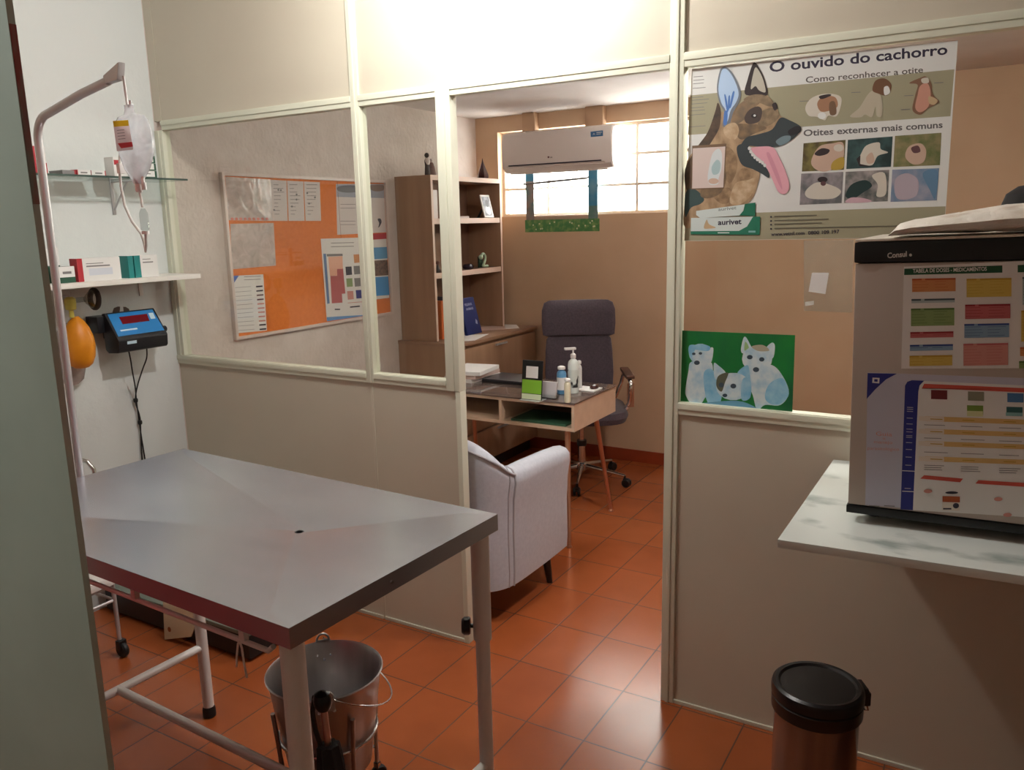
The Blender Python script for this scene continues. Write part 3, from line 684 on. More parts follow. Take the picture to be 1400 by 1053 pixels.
# ------------------------------------------------------------------ pedal bin
PXb, PYb = -.312, -.50
P_ = thing('pedal_bin', (PXb, PYb, 0), 'round steel pedal bin with black lid on the floor before the partition', 'bin')
bs = M('bin_steel', (150, 146, 148), .2, .88, noise=((16, 16, .3), (112, 106, 108)))
MB().lathe([(.104, .0), (.106, .004), (.106, .022), (.102, .026)], black_pl, (PXb, PYb, 0), 44).build('base_ring', P_)
MB().lathe([(.1015, .024), (.1015, .46)], bs, (PXb, PYb, 0), 56).build('body', P_)
MB().lathe([(.103, .435), (.109, .437), (.1095, .468), (.105, .472)], black_pl, (PXb, PYb, 0), 56).build('rim', P_)
MB().lathe([(.105, .473), (.1105, .475), (.111, .492), (.1085, .502), (.1015, .507), (.094, .506), (.089, .500), (.05, .500), (.001, .5005)], black_pl, (PXb, PYb, 0), 56).build('lid', P_)
hx = Vector((.86, .50, 0)).normalized(); hy = Vector((-hx.y, hx.x, 0))
b = MB(); b.obox(Vector((PXb, PYb, .472))+hx*.114, hx*.011, hy*.026, Vector((0, 0, .018)), black_pl, .005); b.obox(Vector((PXb, PYb, .488))+hx*.111, hx*.008, hy*.024, Vector((0, 0, .012)), black_pl, .004); b.build('hinge', P_)
b = MB(); c_ = Vector((PXb, PYb, 0))
b.tube([c_+hx*.118+hy*.018+Vector((0,0,.455)), c_+hx*.122+hy*.018+Vector((0,0,.44)), c_+hx*.122+Vector((0,0,.428)), c_+hx*.122-hy*.018+Vector((0,0,.44)), c_+hx*.118-hy*.018+Vector((0,0,.455))], .0022, chrome, 8); b.build('carry_loop', P_)
b = MB(); b.obox(c_-hx*.118+Vector((0, 0, .016)), hx*.022, hy*.028, Vector((0, 0, .004)), black_pl, .003); b.build('pedal', P_)

# ------------------------------------------------------------------ marble counter and small fridge (both lean a little)
marble = M('white_marble', (210, 216, 212), .42, noise=((5, 9.0, 3), (150, 162, 158), (.56, .68)))
CZ = .95; lean = math.radians(-1.5)
N = thing('marble_counter', (-.38, -.35, CZ-.02), 'pale grey veined marble counter built against the partition at right', 'counter')
MB().box((-.38, -.71, CZ-.02), (XR-.002, -.012, CZ), marble, .004).build('counter_slab', N)
N.rotation_euler.y = lean
w_ = MB().box((.9, -.60, 0), (1.0, -.03, .925), M('brown_wall', (162, 148, 134)), .004).build('counter_support'); tag(w_, 'brown masonry pier holding up the marble counter', 'support')

fx0, fx1, fy0, fy1, fz0, fz1 = -.262, .235, -.53, -.07, CZ+.012, 1.60
fb = M('fridge_off_white', (180, 168, 158), .4)
Fg = thing('mini_fridge', (-.38, -.35, CZ-.02), 'small off-white fridge with black top trim on the marble counter', 'fridge')
b = MB(); b.box((fx0+.006, fy0+.045, fz0+.02), (fx1-.006, fy1, fz1-.012), fb, .006); b.build('cabinet', Fg)
dr_ = MB().box((fx0, fy0, fz0+.030), (fx1, fy0+.042, fz1-.053), fb, .006).build('door', Fg)
b = MB(); b.box((fx0-.003, fy0-.004, fz1-.052), (fx1+.003, fy0+.05, fz1-.006), black_pl, .008); b.build('top_trim', Fg)
b = MB(); b.box((fx0-.001, fy0-.004, fz1-.0055), (fx1+.001, fy1, fz1), M('fridge_top_cream', (222, 214, 200), .4), .002); b.build('top_panel', Fg)
b = MB(); b.box((fx0-.003, fy0-.003, fz0+.010), (fx1+.003, fy0+.05, fz0+.029), black_pl, .004); b.build('bottom_trim', Fg)
for x in (fx0+.05, fx1-.05):
    for y in (fy0+.07, fy1-.05): MB().lathe([(.016, CZ+.0005), (.018, CZ+.004), (.016, fz0+.021)], black_rub, (x, y, 0), 14).build('foot', Fg)
sv = M('silver_print', (206, 204, 200), .4)
sh = Sheet(1, fy0-.0045, (0, -1, 0)); sh.t = .0002
sh.text('Consul', (1224.5, 356), (1251.5, 354.2), 7, sv, .03).oval((1256.5, 352.5), 2, 2, sv)
lt = sh.build('maker_lettering', Fg)

# charts on the fridge door, in its own upright plane
fy = fy0-.0008
def bar(sh, x0, y0, x1, y1, m, s=-.02): sh.rect(x0, y0, x1, y1, m, s)
pc = lambda n, c: M('print_'+n, c, .6)
c_or, c_ye, c_gn, c_rd, c_bl, c_pk, c_br = pc('orange', (204, 138, 86)), pc('yellow', (208, 182, 88)), pc('green', (132, 156, 98)), pc('red', (186, 96, 98)), pc('sky', (130, 160, 188)), pc('salmon', (204, 140, 130)), pc('wine', (110, 34, 40))
d_or, d_gn, d_rd, d_bl, d_ye = pc('orange_dark', (176, 84, 40)), pc('green_dark', (78, 110, 52)), pc('red_dark', (146, 36, 46)), pc('blue_dark', (38, 66, 130)), pc('ochre', (186, 150, 50))
sh = Sheet(1, fy, (0, -1, 0)).off(1220, 350, 6.583)
sh.base([(105, 97), (1440, 34), (1440, 1010), (80, 1015)], paper, .0008)
dgm = pc('header_green', (22, 78, 50))
sh.ink([(108, 115), (990, 85), (990, 150), (106, 172)], dgm); sh.ink([(1128, 82), (1440, 70), (1440, 138), (1128, 148)], dgm)
sh.text('TABELA DE DOSES - MEDICAMENTOS', (185, 152), (850, 132), 34, paper, .02)
for x0, x1, y0, y1, c1_, c2_ in ((178, 570, 205, 325, c_or, d_or), (172, 562, 388, 425, pc('pale_blue_grey', (170, 184, 186)), pc('slate', (60, 78, 84))), (168, 558, 474, 632, c_gn, d_gn), (162, 550, 685, 738, c_rd, d_rd), (158, 546, 800, 855, c_bl, d_bl), (155, 540, 898, 992, c_ye, d_ye),
        (668, 1072, 205, 372, c_ye, d_ye), (655, 1062, 438, 568, c_rd, d_rd), (648, 1052, 612, 738, c_bl, d_bl), (640, 1042, 790, 988, c_pk, c_rd), (1170, 1440, 190, 440, pc('pale_blue_grey', (170, 184, 186)), pc('slate', (60, 78, 84))), (1160, 1440, 490, 770, c_ye, d_ye), (1150, 1440, 820, 900, c_or, d_or), (1140, 1440, 945, 1010, c_gn, d_gn)):
    bar(sh, x0, y0, x1, y1, c1_); bar(sh, x0, y0, x0+(x1-x0)*.22, y0+16, c2_); bar(sh, x0+(x1-x0)*.3, y0-2, x1, y0+14, c2_)
    yy = y0+26
    while yy < y1-14:
        bar(sh, x0+8, yy, x0+(x1-x0)*(.3+.12*random.random()), yy+3, c2_); bar(sh, x0+(x1-x0)*.52, yy-2, x0+(x1-x0)*(.75+.2*random.random()), yy+1, c2_); yy += 26
o = centre(sh.build('dose_chart')); tag(o, 'medicine dose chart with coloured blocks and green header on the fridge door', 'chart'); o1 = o
sh = Sheet(1, fy, (0, -1, 0)).off(1180, 500, 4.786)
lil = pc('lilac', (190, 190, 206)); navy = pc('navy', (36, 44, 128)); tom = pc('tomato', (202, 82, 68)); tan_ = pc('tan', (214, 176, 112)); crm = pc('cream', (224, 214, 202))
sh.base([(30, 45), (1300, 90), (1300, 1010), (14, 912)], lil, .0008)
sh.ink([(30, 48), (222, 52), (150, 90), (80, 155), (24, 218)], navy)
sh.ink([(62, 78), (108, 80), (106, 116), (60, 112)], paper); sh.ink([(74, 88), (96, 89), (95, 106), (73, 104)], navy)
sh.ink([(365, 120), (395, 100), (1300, 140), (1300, 1005), (320, 945)], paper)
sh.ink([(275, 130), (290, 105), (320, 95), (400, 98), (370, 130), (362, 170), (326, 945), (245, 940)], navy)
for y in (270, 282, 296, 340, 378, 412, 430, 455, 466, 500, 545, 595, 648, 800): sh.rect(296-y*.03, y, 336-y*.03, y+4, lil, .05)
for y in (684, 818): sh.rect(256, y, 338, y+5, paper, .05)
sh.ink([(384, 150), (400, 118), (1300, 158), (1300, 186), (384, 146)], tom)
for x, y, c in ((445, 158, c_br), (686, 168, pc('drab', (136, 136, 116))), (944, 178, pc('steel_blue', (70, 116, 166))), (680, 258, pc('leaf', (118, 148, 62))), (938, 268, pc('deep_teal', (44, 92, 92))), (1180, 190, c_or)):
    sh.rect(x, y, x+106, y+60, c, .03)
sh.rect(680, 295, 784, 330, pc('pale_lime', (206, 208, 160)), .03); sh.rect(934, 305, 1044, 328, pc('sea', (130, 176, 178)), .03)
for y in (330, 412, 492, 592):
    sh.rect(405, y, 1300, y+32, tan_, .035); sh.rect(365, y, 530, y+30, crm, .035)
    for x in (440, 650, 920): sh.rect(x, y+14+(x-400)*.035, x+80, y+20+(x-400)*.035, d_ye, .035)
for y in (384, 470, 562, 648, 662, 676):
    for x in (400, 640, 890): sh.rect(x, y+(x-400)*.04, x+110+random.random()*50, y+4+(x-400)*.04, print_gr, .035)
sh.ink([(375, 738), (400, 716), (655, 738), (635, 762)], tom); sh.ink([(735, 770), (755, 748), (1300, 780), (1300, 808)], tom)
for x, y in ((425, 820), (885, 872), (945, 975)): sh.oval((x, y), 28, 13, c_pk)
sh.oval((580, 830), 42, 9, print_dk); sh.rect(520, 852, 634, 890, d_or, .03); sh.rect(518, 892, 632, 945, crm, .03); sh.oval((608, 915), 20, 18, print_dk); sh.rect(524, 930, 578, 940, print_dk)
sh.text('Guia', (85, 456), (190, 462), 26, c_pk); sh.text('de', (128, 482), (148, 483), 14, c_pk); sh.text('manejo', (72, 506), (192, 512), 20, c_pk); sh.text('parasitológico', (30, 548), (236, 556), 20, c_pk)
for x in (38, 138): sh.rect(x, 912, x+70, 918, print_gr, .05)
o = centre(sh.build('parasite_chart')); tag(o, 'blue-edged parasite treatment chart below the dose chart on the fridge', 'chart'); o2 = o
pv = Vector((-.38, -.35, CZ-.02))
for o_ in (Fg,): o_.rotation_euler.y = lean
# charts were traced on the upright plane, where the leaning door already lies

# things lying on the fridge
b = MB(); rings = []
zt = fz1+.003
xs_p = [-.212, -.20, -.17, -.12, -.06, .0, .06, .12, .16, .18]
hh = [.005, .024, .034, .040, .046, .054, .056, .052, .036, .008]
for x, h_ in zip(xs_p, hh):
    zz = zt+(x+.38)*math.tan(-lean)
    rings.append([(x, -.43+.135*math.cos(2*PI*k/14), zz+.001+max(0, h_*.5+h_*.5*math.sin(2*PI*k/14)*(1+.16*math.sin(k*2.3+x*40)+.08*math.sin(k*5.1+x*90)))) for k in range(14)])
b.rings(rings, M('crumpled_white_bag', (234, 228, 218), .6, noise=(18, (208, 194, 178), (.5, .72)), bump=(26, .9, .012)))
for x, y_, r_ in ((-.055, -.44, .022), (-.03, -.46, .016)):
    zz = zt+(x+.38)*math.tan(-lean)+.046
    b.lathe([(r_, 0), (.001, .0015)], M('tan_print', (176, 142, 104), .6), (x, y_, zz), 14, (0, -.15, 1), sx=1.6)
o = centre(b.build('paper_bag')); tag(o, 'crumpled whitish printed bag lying on top of the fridge', 'bag')
b = MB(); q0 = on(1413, 290, 1, -.21)
b.lathe([(.0, 1.622), (.05, 1.623), (.066, 1.64), (.068, 1.665), (.058, 1.695), (.035, 1.712), (.0, 1.718)], M('dark_felt', (20, 19, 20), .85), (q0.x, -.21, 0), 26, caps=False)
b.ball((q0.x, -.21, 1.719), .006, M('dark_felt', (20, 19, 20)), seg=10)
o = centre(b.build('black_cap')); tag(o, 'rounded black cap behind the whitish bag on the fridge', 'cap')

# ------------------------------------------------------------------ posters on the right pane
yp = .0150
pw = M('poster_white', (222, 224, 222), .35); olive = pc('olive', (158, 154, 128)); ttl = pc('title', (40, 34, 58))
sh = Sheet(1, yp, (0, -1, 0)).off(900, 20, 3.1818)
sh.base([(146, 237), (1303, 112), (1242, 968), (113, 985)], pw, .0006)
sh.ink([(140, 352), (1288, 238), (1271, 442), (129, 524)], olive)
sh.ink([(121, 872), (1250, 834), (1242, 967), (114, 984)], olive)
sh.text('O ouvido do cachorro', (484, 250), (1258, 172), 44, ttl, .022)
sh.text('Como reconhecer a otite', (642, 297), (1152, 252), 26, pc('title2', (84, 78, 74)), .012)
sh.text('Otites externas mais comuns', (632, 529), (1237, 492), 27, pc('title3', (92, 90, 92)), .022)
for y in (270, 285, 300, 320, 360, 372, 388, 405, 418, 436, 488): sh.rect(155-(y-260)*.08, y, 155+40+30*random.random(), y+2.5, print_gr, -.08)
def photo_m(n, a, b_, sc, lim=(.38, .62)): return M('photo_'+n, a, .5, noise=(sc, b_, lim))
quads = [[(632, 560), (815, 545), (808, 675), (625, 683)], [(825, 545), (1020, 530), (1012, 662), (818, 672)], [(1030, 528), (1232, 514), (1225, 655), (1022, 663)], [(622, 692), (805, 684), (798, 820), (615, 828)], [(815, 684), (1005, 675), (998, 812), (808, 820)], [(1018, 675), (1222, 668), (1212, 808), (1010, 815)]]
pm = [photo_m('moss', (120, 112, 62), (70, 58, 36), 30), photo_m('teal', (58, 88, 88), (28, 50, 52), 26), photo_m('leafy', (142, 132, 96), (98, 108, 64), 34), photo_m('grey', (158, 150, 154), (98, 100, 102), 24), photo_m('dim', (176, 166, 164), (84, 90, 88), 22), photo_m('blue', (166, 162, 176), (110, 134, 162), 14)]
for q_, m_ in zip(quads, pm): sh.ink(q_, m_)
flesh, ivory, ink_, gold = pc('flesh', (196, 168, 150)), pc('ivory', (206, 200, 188)), pc('ink', (44, 32, 34)), pc('gold', (178, 150, 60))
sh.curve([(665, 640), (700, 575), (760, 560), (805, 560), (800, 640), (740, 680), (690, 676)], flesh).curve([(680, 605), (710, 582), (745, 588), (735, 606), (700, 615)], ink_).oval((785, 580), 22, 16, ivory).curve([(760, 640), (805, 620), (804, 668), (755, 675)], gold)
sh.curve([(880, 610), (905, 570), (960, 556), (968, 585), (1000, 600), (955, 615), (930, 655), (880, 650), (868, 632)], ivory).curve([(905, 620), (930, 600), (940, 640), (912, 648)], flesh).ink([(862, 628), (880, 612), (878, 650), (930, 660), (875, 660)], ink_)
sh.curve([(1075, 620), (1090, 575), (1140, 560), (1165, 590), (1155, 640), (1110, 652)], flesh).curve([(1100, 580), (1130, 570), (1140, 596), (1112, 602)], pc('plum', (96, 62, 66)))
sh.curve([(640, 770), (690, 730), (760, 745), (795, 770), (760, 800), (660, 800)], ivory).oval((715, 718), 22, 13, ink_).oval((718, 735), 12, 10, pc('plum', (96, 62, 66)))
sh.curve([(815, 790), (840, 740), (900, 720), (930, 745), (890, 775), (850, 800)], pc('deep', (24, 52, 52))).curve([(818, 818), (840, 796), (900, 800), (925, 815)], pc('rose', (206, 172, 184))).curve([(930, 700), (985, 690), (990, 780), (950, 790), (955, 740)], ivory)
sh.curve([(1030, 720), (1080, 690), (1130, 720), (1120, 790), (1040, 800)], pc('mauve', (176, 164, 176))).curve([(1150, 690), (1215, 680), (1205, 800), (1180, 760)], pc('azure', (92, 128, 160)))
# small drawings in the upper band
sh.curve([(640, 405), (665, 365), (720, 345), (780, 350), (798, 375), (778, 440), (740, 440), (725, 460), (690, 445), (655, 440)], ivory).curve([(692, 385), (720, 355), (770, 360), (780, 400), (740, 420), (705, 420)], pc('fawn', (160, 118, 90))).curve([(700, 355), (740, 346), (752, 352), (712, 368)], ink_).curve([(745, 385), (768, 380), (775, 430), (748, 435)], pc('fawn_dark', (110, 84, 62))).oval((712, 440), 18, 15, pw)
sh.curve([(834, 443), (875, 405), (910, 350), (935, 330), (960, 340), (975, 380), (972, 440), (950, 440), (945, 400), (930, 445), (900, 435), (880, 447)], pc('hound_grey', (184, 176, 156))).curve([(932, 330), (945, 288), (985, 278), (1014, 305), (1004, 345), (985, 352), (960, 345)], pc('hound_brown', (112, 78, 54))).curve([(982, 318), (1000, 312), (1008, 340), (985, 350)], pw)
sh.curve([(1092, 298), (1140, 275), (1165, 270), (1188, 300), (1194, 345), (1222, 378), (1200, 395), (1170, 410), (1140, 436), (1106, 415), (1118, 350), (1128, 305)], pc('ear_brown', (126, 92, 70))).curve([(1140, 310), (1172, 300), (1185, 345), (1175, 400), (1140, 425), (1118, 405), (1128, 350)], pc('ear_pink', (198, 146, 128))).curve([(1145, 280), (1172, 275), (1176, 296), (1150, 298)], ivory).curve([(1178, 355), (1215, 372), (1200, 392), (1178, 385)], pc('ear_tan', (190, 166, 130)))
for x, y in ((615, 376), (840, 338), (1070, 352), (1055, 412), (1200, 296)): sh.rect(x, y, x+40, y+3, print_gr, -.05)
# bottom band
for k, y in enumerate((880, 898, 914, 932)): sh.oval((491, y), 4, 4, print_dk); sh.rect(505, y-4, (690, 742, 712, 1060)[k], y+1, pc('olive_dark', (104, 100, 84)), -.03 if k < 3 else -.02)
sh.text('www.vetnil.com', (491, 963), (636, 957), 15, print_dk, .02); sh.text('0800 109 197', (652, 957), (788, 951), 15, print_dk, .02)
sh.curve([(1090, 912), (1120, 896), (1150, 893), (1150, 912), (1110, 920)], print_dk).rect(1155, 892, 1186, 908, print_dk, -.05)
# the shepherd dog
sh.off(930, 70, 3.9722)
coat = M('photo_coat', (178, 152, 120), .5, noise=((40, 40, 22), (140, 114, 86), (.38, .66))); dkc = M('photo_dark_coat', (58, 48, 42), .5, noise=(40, (92, 72, 54))); slate = pc('muzzle', (48, 58, 62)); blk = pc('nose', (20, 22, 28))
sh.curve([(32, 630), (60, 560), (125, 490), (165, 420), (195, 320), (225, 330), (290, 330), (380, 240), (470, 240), (520, 300), (545, 350), (600, 385), (560, 470), (420, 520), (330, 520), (318, 580), (390, 640), (432, 655), (420, 730), (392, 800), (330, 850), (180, 900), (30, 960), (26, 800)], coat)
sh.curve([(28, 640), (90, 525), (150, 440), (190, 330), (205, 280), (222, 330), (215, 410), (185, 470), (150, 520), (100, 560), (70, 700), (55, 760), (30, 740)], dkc)
sh.curve([(30, 770), (80, 750), (130, 800), (110, 830), (60, 850), (28, 900)], pc('teal_dark', (50, 74, 74)))
for pts in ([(250, 520), (300, 560), (310, 640), (270, 720), (235, 640)], [(180, 780), (260, 740), (300, 800), (230, 830)], [(330, 640), (380, 650), (370, 720), (340, 760), (320, 700)]): sh.curve(pts, M('photo_mid_coat', (122, 98, 72), .5, noise=(44, (164, 136, 104))))
sh.curve([(200, 200), (215, 110), (235, 86), (265, 96), (300, 145), (330, 222), (318, 280), (290, 330), (265, 405), (230, 405), (240, 335), (214, 280)], pc('ear_edge', (112, 120, 132)))
sh.curve([(208, 205), (222, 118), (238, 96), (262, 106), (294, 155), (318, 225), (306, 275), (276, 320), (258, 380), (240, 378), (248, 325), (224, 280)], pc('ear_blue', (176, 202, 232)))
for pts in ([(240, 240), (250, 245), (262, 320), (254, 325)], [(262, 250), (272, 245), (268, 310), (260, 320)], [(285, 225), (296, 225), (278, 300), (268, 305)], [(240, 330), (258, 330), (254, 395), (236, 395)]): sh.curve(pts, pc('ear_vein', (74, 118, 186)), 3)
sh.curve([(352, 232), (368, 150), (392, 75), (408, 62), (432, 95), (458, 150), (474, 235), (420, 240)], ink_)
sh.curve([(384, 205), (398, 120), (412, 88), (436, 120), (454, 165), (464, 222), (430, 214), (410, 190)], pc('ear_inner', (186, 182, 168)))
sh.curve([(285, 345), (320, 290), (372, 262), (430, 280), (400, 310), (350, 370), (310, 395), (285, 385)], M('photo_grey_coat', (118, 102, 84), .5, noise=(40, (142, 118, 90))))
m1, m2, m3 = M('photo_brow_coat', (150, 130, 102), .5, noise=(46, (112, 96, 76))), M('photo_cheek_coat', (98, 84, 68), .5, noise=(46, (132, 108, 80))), M('photo_pale_coat', (200, 178, 148), .5, noise=(46, (170, 142, 108)))
sh.curve([(345, 262), (400, 236), (470, 244), (515, 292), (480, 300), (430, 282), (380, 290)], m1)
sh.curve([(440, 330), (500, 310), (540, 350), (500, 395), (450, 410), (420, 390)], m1)
sh.curve([(300, 400), (360, 395), (430, 400), (470, 420), (400, 450), (340, 480), (310, 460)], m2)
sh.curve([(255, 400), (300, 390), (320, 430), (300, 480), (255, 470), (235, 430)], m3)
sh.curve([(180, 640), (235, 620), (250, 700), (220, 770), (150, 800), (110, 770)], m2)
sh.curve([(300, 720), (370, 700), (410, 690), (395, 770), (330, 830), (270, 820)], m3)
sh.curve([(350, 360), (375, 320), (420, 300), (445, 320), (435, 375), (395, 395), (360, 390)], pc('eye_mask', (70, 58, 54)))
sh.curve([(500, 290), (520, 280), (528, 310), (512, 322)], ink_); sh.oval((402, 352), 16, 12, pc('eye', (28, 22, 24))).oval((405, 350), 7, 6, pw)
sh.curve([(330, 520), (360, 470), (430, 450), (500, 425), (545, 362), (600, 378), (650, 405), (656, 425), (636, 455), (590, 492), (530, 518), (460, 522), (380, 515)], slate)
sh.curve([(520, 490), (560, 462), (600, 462), (590, 492), (545, 512)], pc('muzzle_light', (112, 134, 142))); sh.curve([(588, 432), (628, 408), (656, 414), (652, 440), (610, 458), (592, 452)], blk)
sh.curve([(308, 525), (330, 505), (372, 512), (392, 560), (440, 605), (476, 645), (482, 688), (440, 664), (392, 640), (340, 620), (316, 575)], slate)
sh.curve([(385, 528), (440, 518), (505, 524), (540, 580), (576, 660), (594, 735), (572, 775), (535, 766), (508, 712), (482, 655), (450, 600), (410, 565)], pc('tongue', (222, 164, 178)))
sh.curve([(470, 560), (490, 560), (540, 680), (555, 750), (535, 720), (505, 650)], pc('tongue_shade', (206, 144, 160)))
for x, y in ((376, 528), (384, 546), (394, 562), (406, 576), (420, 588), (434, 598), (448, 606), (460, 620)): sh.oval((x, y), 8, 10, pw)
sh.ink([(66, 514), (252, 502), (240, 746), (62, 752)], pc('card_edge', (112, 88, 66))); sh.ink([(70, 528), (246, 518), (235, 740), (66, 746)], pc('card_pink', (206, 190, 184)))
sh.curve([(160, 620), (178, 555), (210, 530), (228, 560), (225, 640), (210, 690), (205, 722), (165, 725), (150, 690)], pc('card_white', (206, 214, 216))); sh.curve([(172, 630), (200, 590), (220, 610), (212, 660), (180, 670)], pc('card_teal', (164, 190, 194))); sh.oval((182, 706), 28, 16, flesh)
# tube and carton
tg = pc('pack_green', (20, 110, 84))
sh.ink([(88, 868), (128, 862), (352, 832), (334, 892), (110, 906), (88, 890)], pc('pack_white', (206, 218, 216))); sh.ink([(352, 830), (410, 822), (408, 896), (322, 892), (345, 866)], tg)
sh.text('aurivet', (208, 868), (306, 858), 17, pc('pack_grey', (120, 132, 132)), .015)
sh.ink([(60, 906), (436, 898), (432, 998), (58, 994)], pc('pack_white', (206, 218, 216))); sh.ink([(396, 899), (436, 898), (432, 998), (58, 995), (58, 978), (320, 976), (364, 952)], tg)
sh.text('aurivet', (206, 944), (334, 938), 28, ttl, .03); sh.curve([(130, 960), (145, 915), (158, 940), (195, 958), (160, 964)], pc('ear_tan', (190, 166, 130))); sh.rect(205, 984, 268, 989, pw); sh.rect(372, 975, 410, 985, pc('sea', (130, 176, 178)))
o = centre(sh.build('ear_poster')); tag(o, 'large poster on dog ear disease with a panting shepherd head, on the glass', 'poster')

sh = Sheet(1, yp, (0, -1, 0)).off(900, 300, 3.291)
grn = M('photo_green', (22, 128, 52), .45, noise=((9, 9, 5), (14, 96, 58), (.35, .7)))
sh.base([(108, 500), (616, 521), (603, 871), (100, 832)], grn, .0006)
wb, sb, db = M('fur_white', (212, 228, 234), .5, noise=(30, (164, 204, 224), (.42, .68))), M('fur_blue', (120, 186, 222), .5, noise=(30, (160, 208, 230))), M('fur_dark', (58, 78, 92), .5)
sh.curve([(122, 770), (135, 690), (150, 640), (235, 640), (250, 700), (285, 780), (272, 832), (232, 838), (215, 800), (190, 832), (150, 830), (128, 800)], wb).curve([(205, 690), (248, 680), (285, 780), (270, 832), (232, 835), (212, 790)], sb)
sh.oval((190, 605), 52, 46, wb).curve([(136, 590), (142, 566), (170, 568), (160, 600), (146, 625)], sb).curve([(228, 585), (248, 580), (240, 640), (222, 632)], wb).curve([(145, 580), (185, 560), (232, 572), (225, 592), (180, 588)], sb)
sh.oval((160, 605), 8, 6, db).oval((190, 603), 8, 6, db).oval((174, 645), 13, 10, db)
sh.curve([(390, 700), (420, 660), (510, 655), (560, 705), (588, 780), (550, 835), (480, 835), (445, 860), (425, 790)], wb).curve([(500, 740), (560, 715), (588, 785), (550, 830), (505, 830), (480, 800)], sb)
sh.curve([(375, 600), (380, 545), (392, 528), (412, 560), (425, 600)], wb).curve([(388, 590), (392, 550), (408, 578)], pc('ear_lime', (152, 190, 130))).curve([(480, 590), (510, 555), (525, 570), (515, 625)], wb)
sh.oval((445, 628), 68, 60, wb).curve([(420, 572), (470, 565), (500, 590), (450, 592)], pc('fur_buff', (176, 172, 150))).oval((412, 620), 13, 10, db).oval((466, 630), 12, 10, db).oval((440, 676), 14, 11, db)
sh.curve([(258, 720), (250, 650), (268, 655), (305, 695)], wb).curve([(355, 695), (400, 655), (412, 690), (410, 730)], sb)
sh.oval((338, 752), 78, 62, wb).curve([(262, 750), (270, 705), (315, 690), (300, 735), (285, 775)], pc('fur_tabby', (92, 96, 78))).curve([(380, 720), (415, 720), (415, 800), (375, 810)], sb)
sh.oval((284, 745), 12, 11, db).oval((338, 750), 13, 11, db).oval((300, 792), 11, 8, db)
sh.curve([(150, 838), (260, 820), (380, 820), (460, 868), (300, 846)], pc('fur_shade', (104, 160, 190)))
o = centre(sh.build('kitten_picture')); tag(o, 'green picture of three white puppies and kittens stuck low on the glass', 'picture')

sh = Sheet(1, yp, (0, -1, 0)).off(900, 300, 3.291)
sh.base([(655, 96), (880, 92), (872, 420), (655, 412)], film_m, .0006)
sh.ink([(692, 240), (768, 240), (752, 336), (676, 325)], paper)
sh.ink([(660, 372), (700, 366), (700, 384), (662, 390)], plastic_m)
o = centre(sh.build('plastic_sleeve')); tag(o, 'clear plastic sleeve with a small white slip hanging below the ear poster', 'sleeve')

# ------------------------------------------------------------------ notice board on the office's left wall
xb = XL+.004
Nb = thing('notice_board', (XL, .96, 1.10), 'orange felt notice board in a thin pale frame on the office wall', 'notice board')
by0, by1, bz0, bz1 = .335, 1.60, 1.10, 1.932
felt = M('orange_felt', (226, 128, 58), .9, noise=(60, (218, 120, 52)), bump=(120, .2, .002))
MB().box((XL+.001, by0+.01, bz0+.01), (XL+.012, by1-.01, bz1-.01), felt).build('felt_panel', Nb)
fa = M('pale_pink_metal', (218, 204, 198), .35)
b = MB()
b.box((XL+.001, by0, bz0), (XL+.026, by0+.016, bz1), fa, .002); b.box((XL+.001, by1-.016, bz0), (XL+.026, by1, bz1), fa, .002)
b.box((XL+.001, by0+.016, bz0), (XL+.026, by1-.016, bz0+.016), fa, .002); b.box((XL+.001, by0+.016, bz1-.016), (XL+.026, by1-.016, bz1), fa, .002)
b.build('frame', Nb)
b = MB(); b.tube([(XL+.0125, 1.17, bz0+.016), (XL+.0125, 1.165, bz1-.02)], .0012, M('felt_seam', (150, 76, 34), .9), 6); b.build('felt_seam', Nb)
XF_ = XL+.0124
LIM = (by0+.018, by1-.018, bz0+.018, bz1-.018)
GP = 'papers pinned to the orange notice board'
def bsheet(name, label, cat, k=0): 
    sh = Sheet(0, XF_+.0006*k, (1, 0, 0)); return sh
def pin(sh, p, m=None): return sh.oval(p, 4, 4, m or c_or)
sh = Sheet(0, XF_, (1, 0, 0), LIM).off(290, 225, 4.385)
sh.base([(78, 72), (352, 90), (362, 338), (98, 334)], plastic_m, .001)
for k in range(9): sh.curve([(110+k*26, 322), (122+k*26, 318), (130+k*26, 330), (116+k*26, 334)], M('coral_print', (214, 128, 120), .6), 3)
o = centre(sh.build('plastic_sleeve')); tag(o, 'crinkled clear plastic sleeve in the top left corner of the orange board', 'sleeve', GP)
sh = Sheet(0, XF_, (1, 0, 0), LIM).off(290, 225, 4.385)
sh.base([(108, 356), (368, 350), (382, 606), (120, 628)], plastic_m, .001)
o = centre(sh.build('plastic_sleeve')); tag(o, 'shiny clear plastic sleeve below the corner sleeve on the orange board', 'sleeve', GP)
for i, (x0, x1, lb_) in enumerate(((352, 445, 'white sheet right beside the top left plastic sleeve on the orange board'), (449, 546, 'white sheet in the middle of three along the top of the orange board'), (550, 645, 'white sheet with curled corner, right one of three along the board top'))):
    sh = Sheet(0, XF_+.0002*i, (1, 0, 0), LIM).off(290, 225, 4.385)
    sh.base([(x0, 92+(x0-352)*.05), (x1, 92+(x1-352)*.05), (x1+8, 338), (x0+10, 338)], M('thin_paper', (214, 206, 204), .7), .0006)
    for k in range(9): sh.rect(x0+14+k, 120+k*22, x0+40+40*random.random(), 123+k*22, print_gr)
    for k in range(3): sh.oval((x0+18+random.random()*50, 130+random.random()*150), 6, 6, print_gr, 10)
    o = centre(sh.build('pinned_sheet')); tag(o, lb_, 'sheet', GP)
sh = Sheet(0, XF_, (1, 0, 0), LIM).off(290, 225, 4.385)
sh.base([(117, 668), (306, 658), (328, 995), (148, 1012)], paper, .0008)
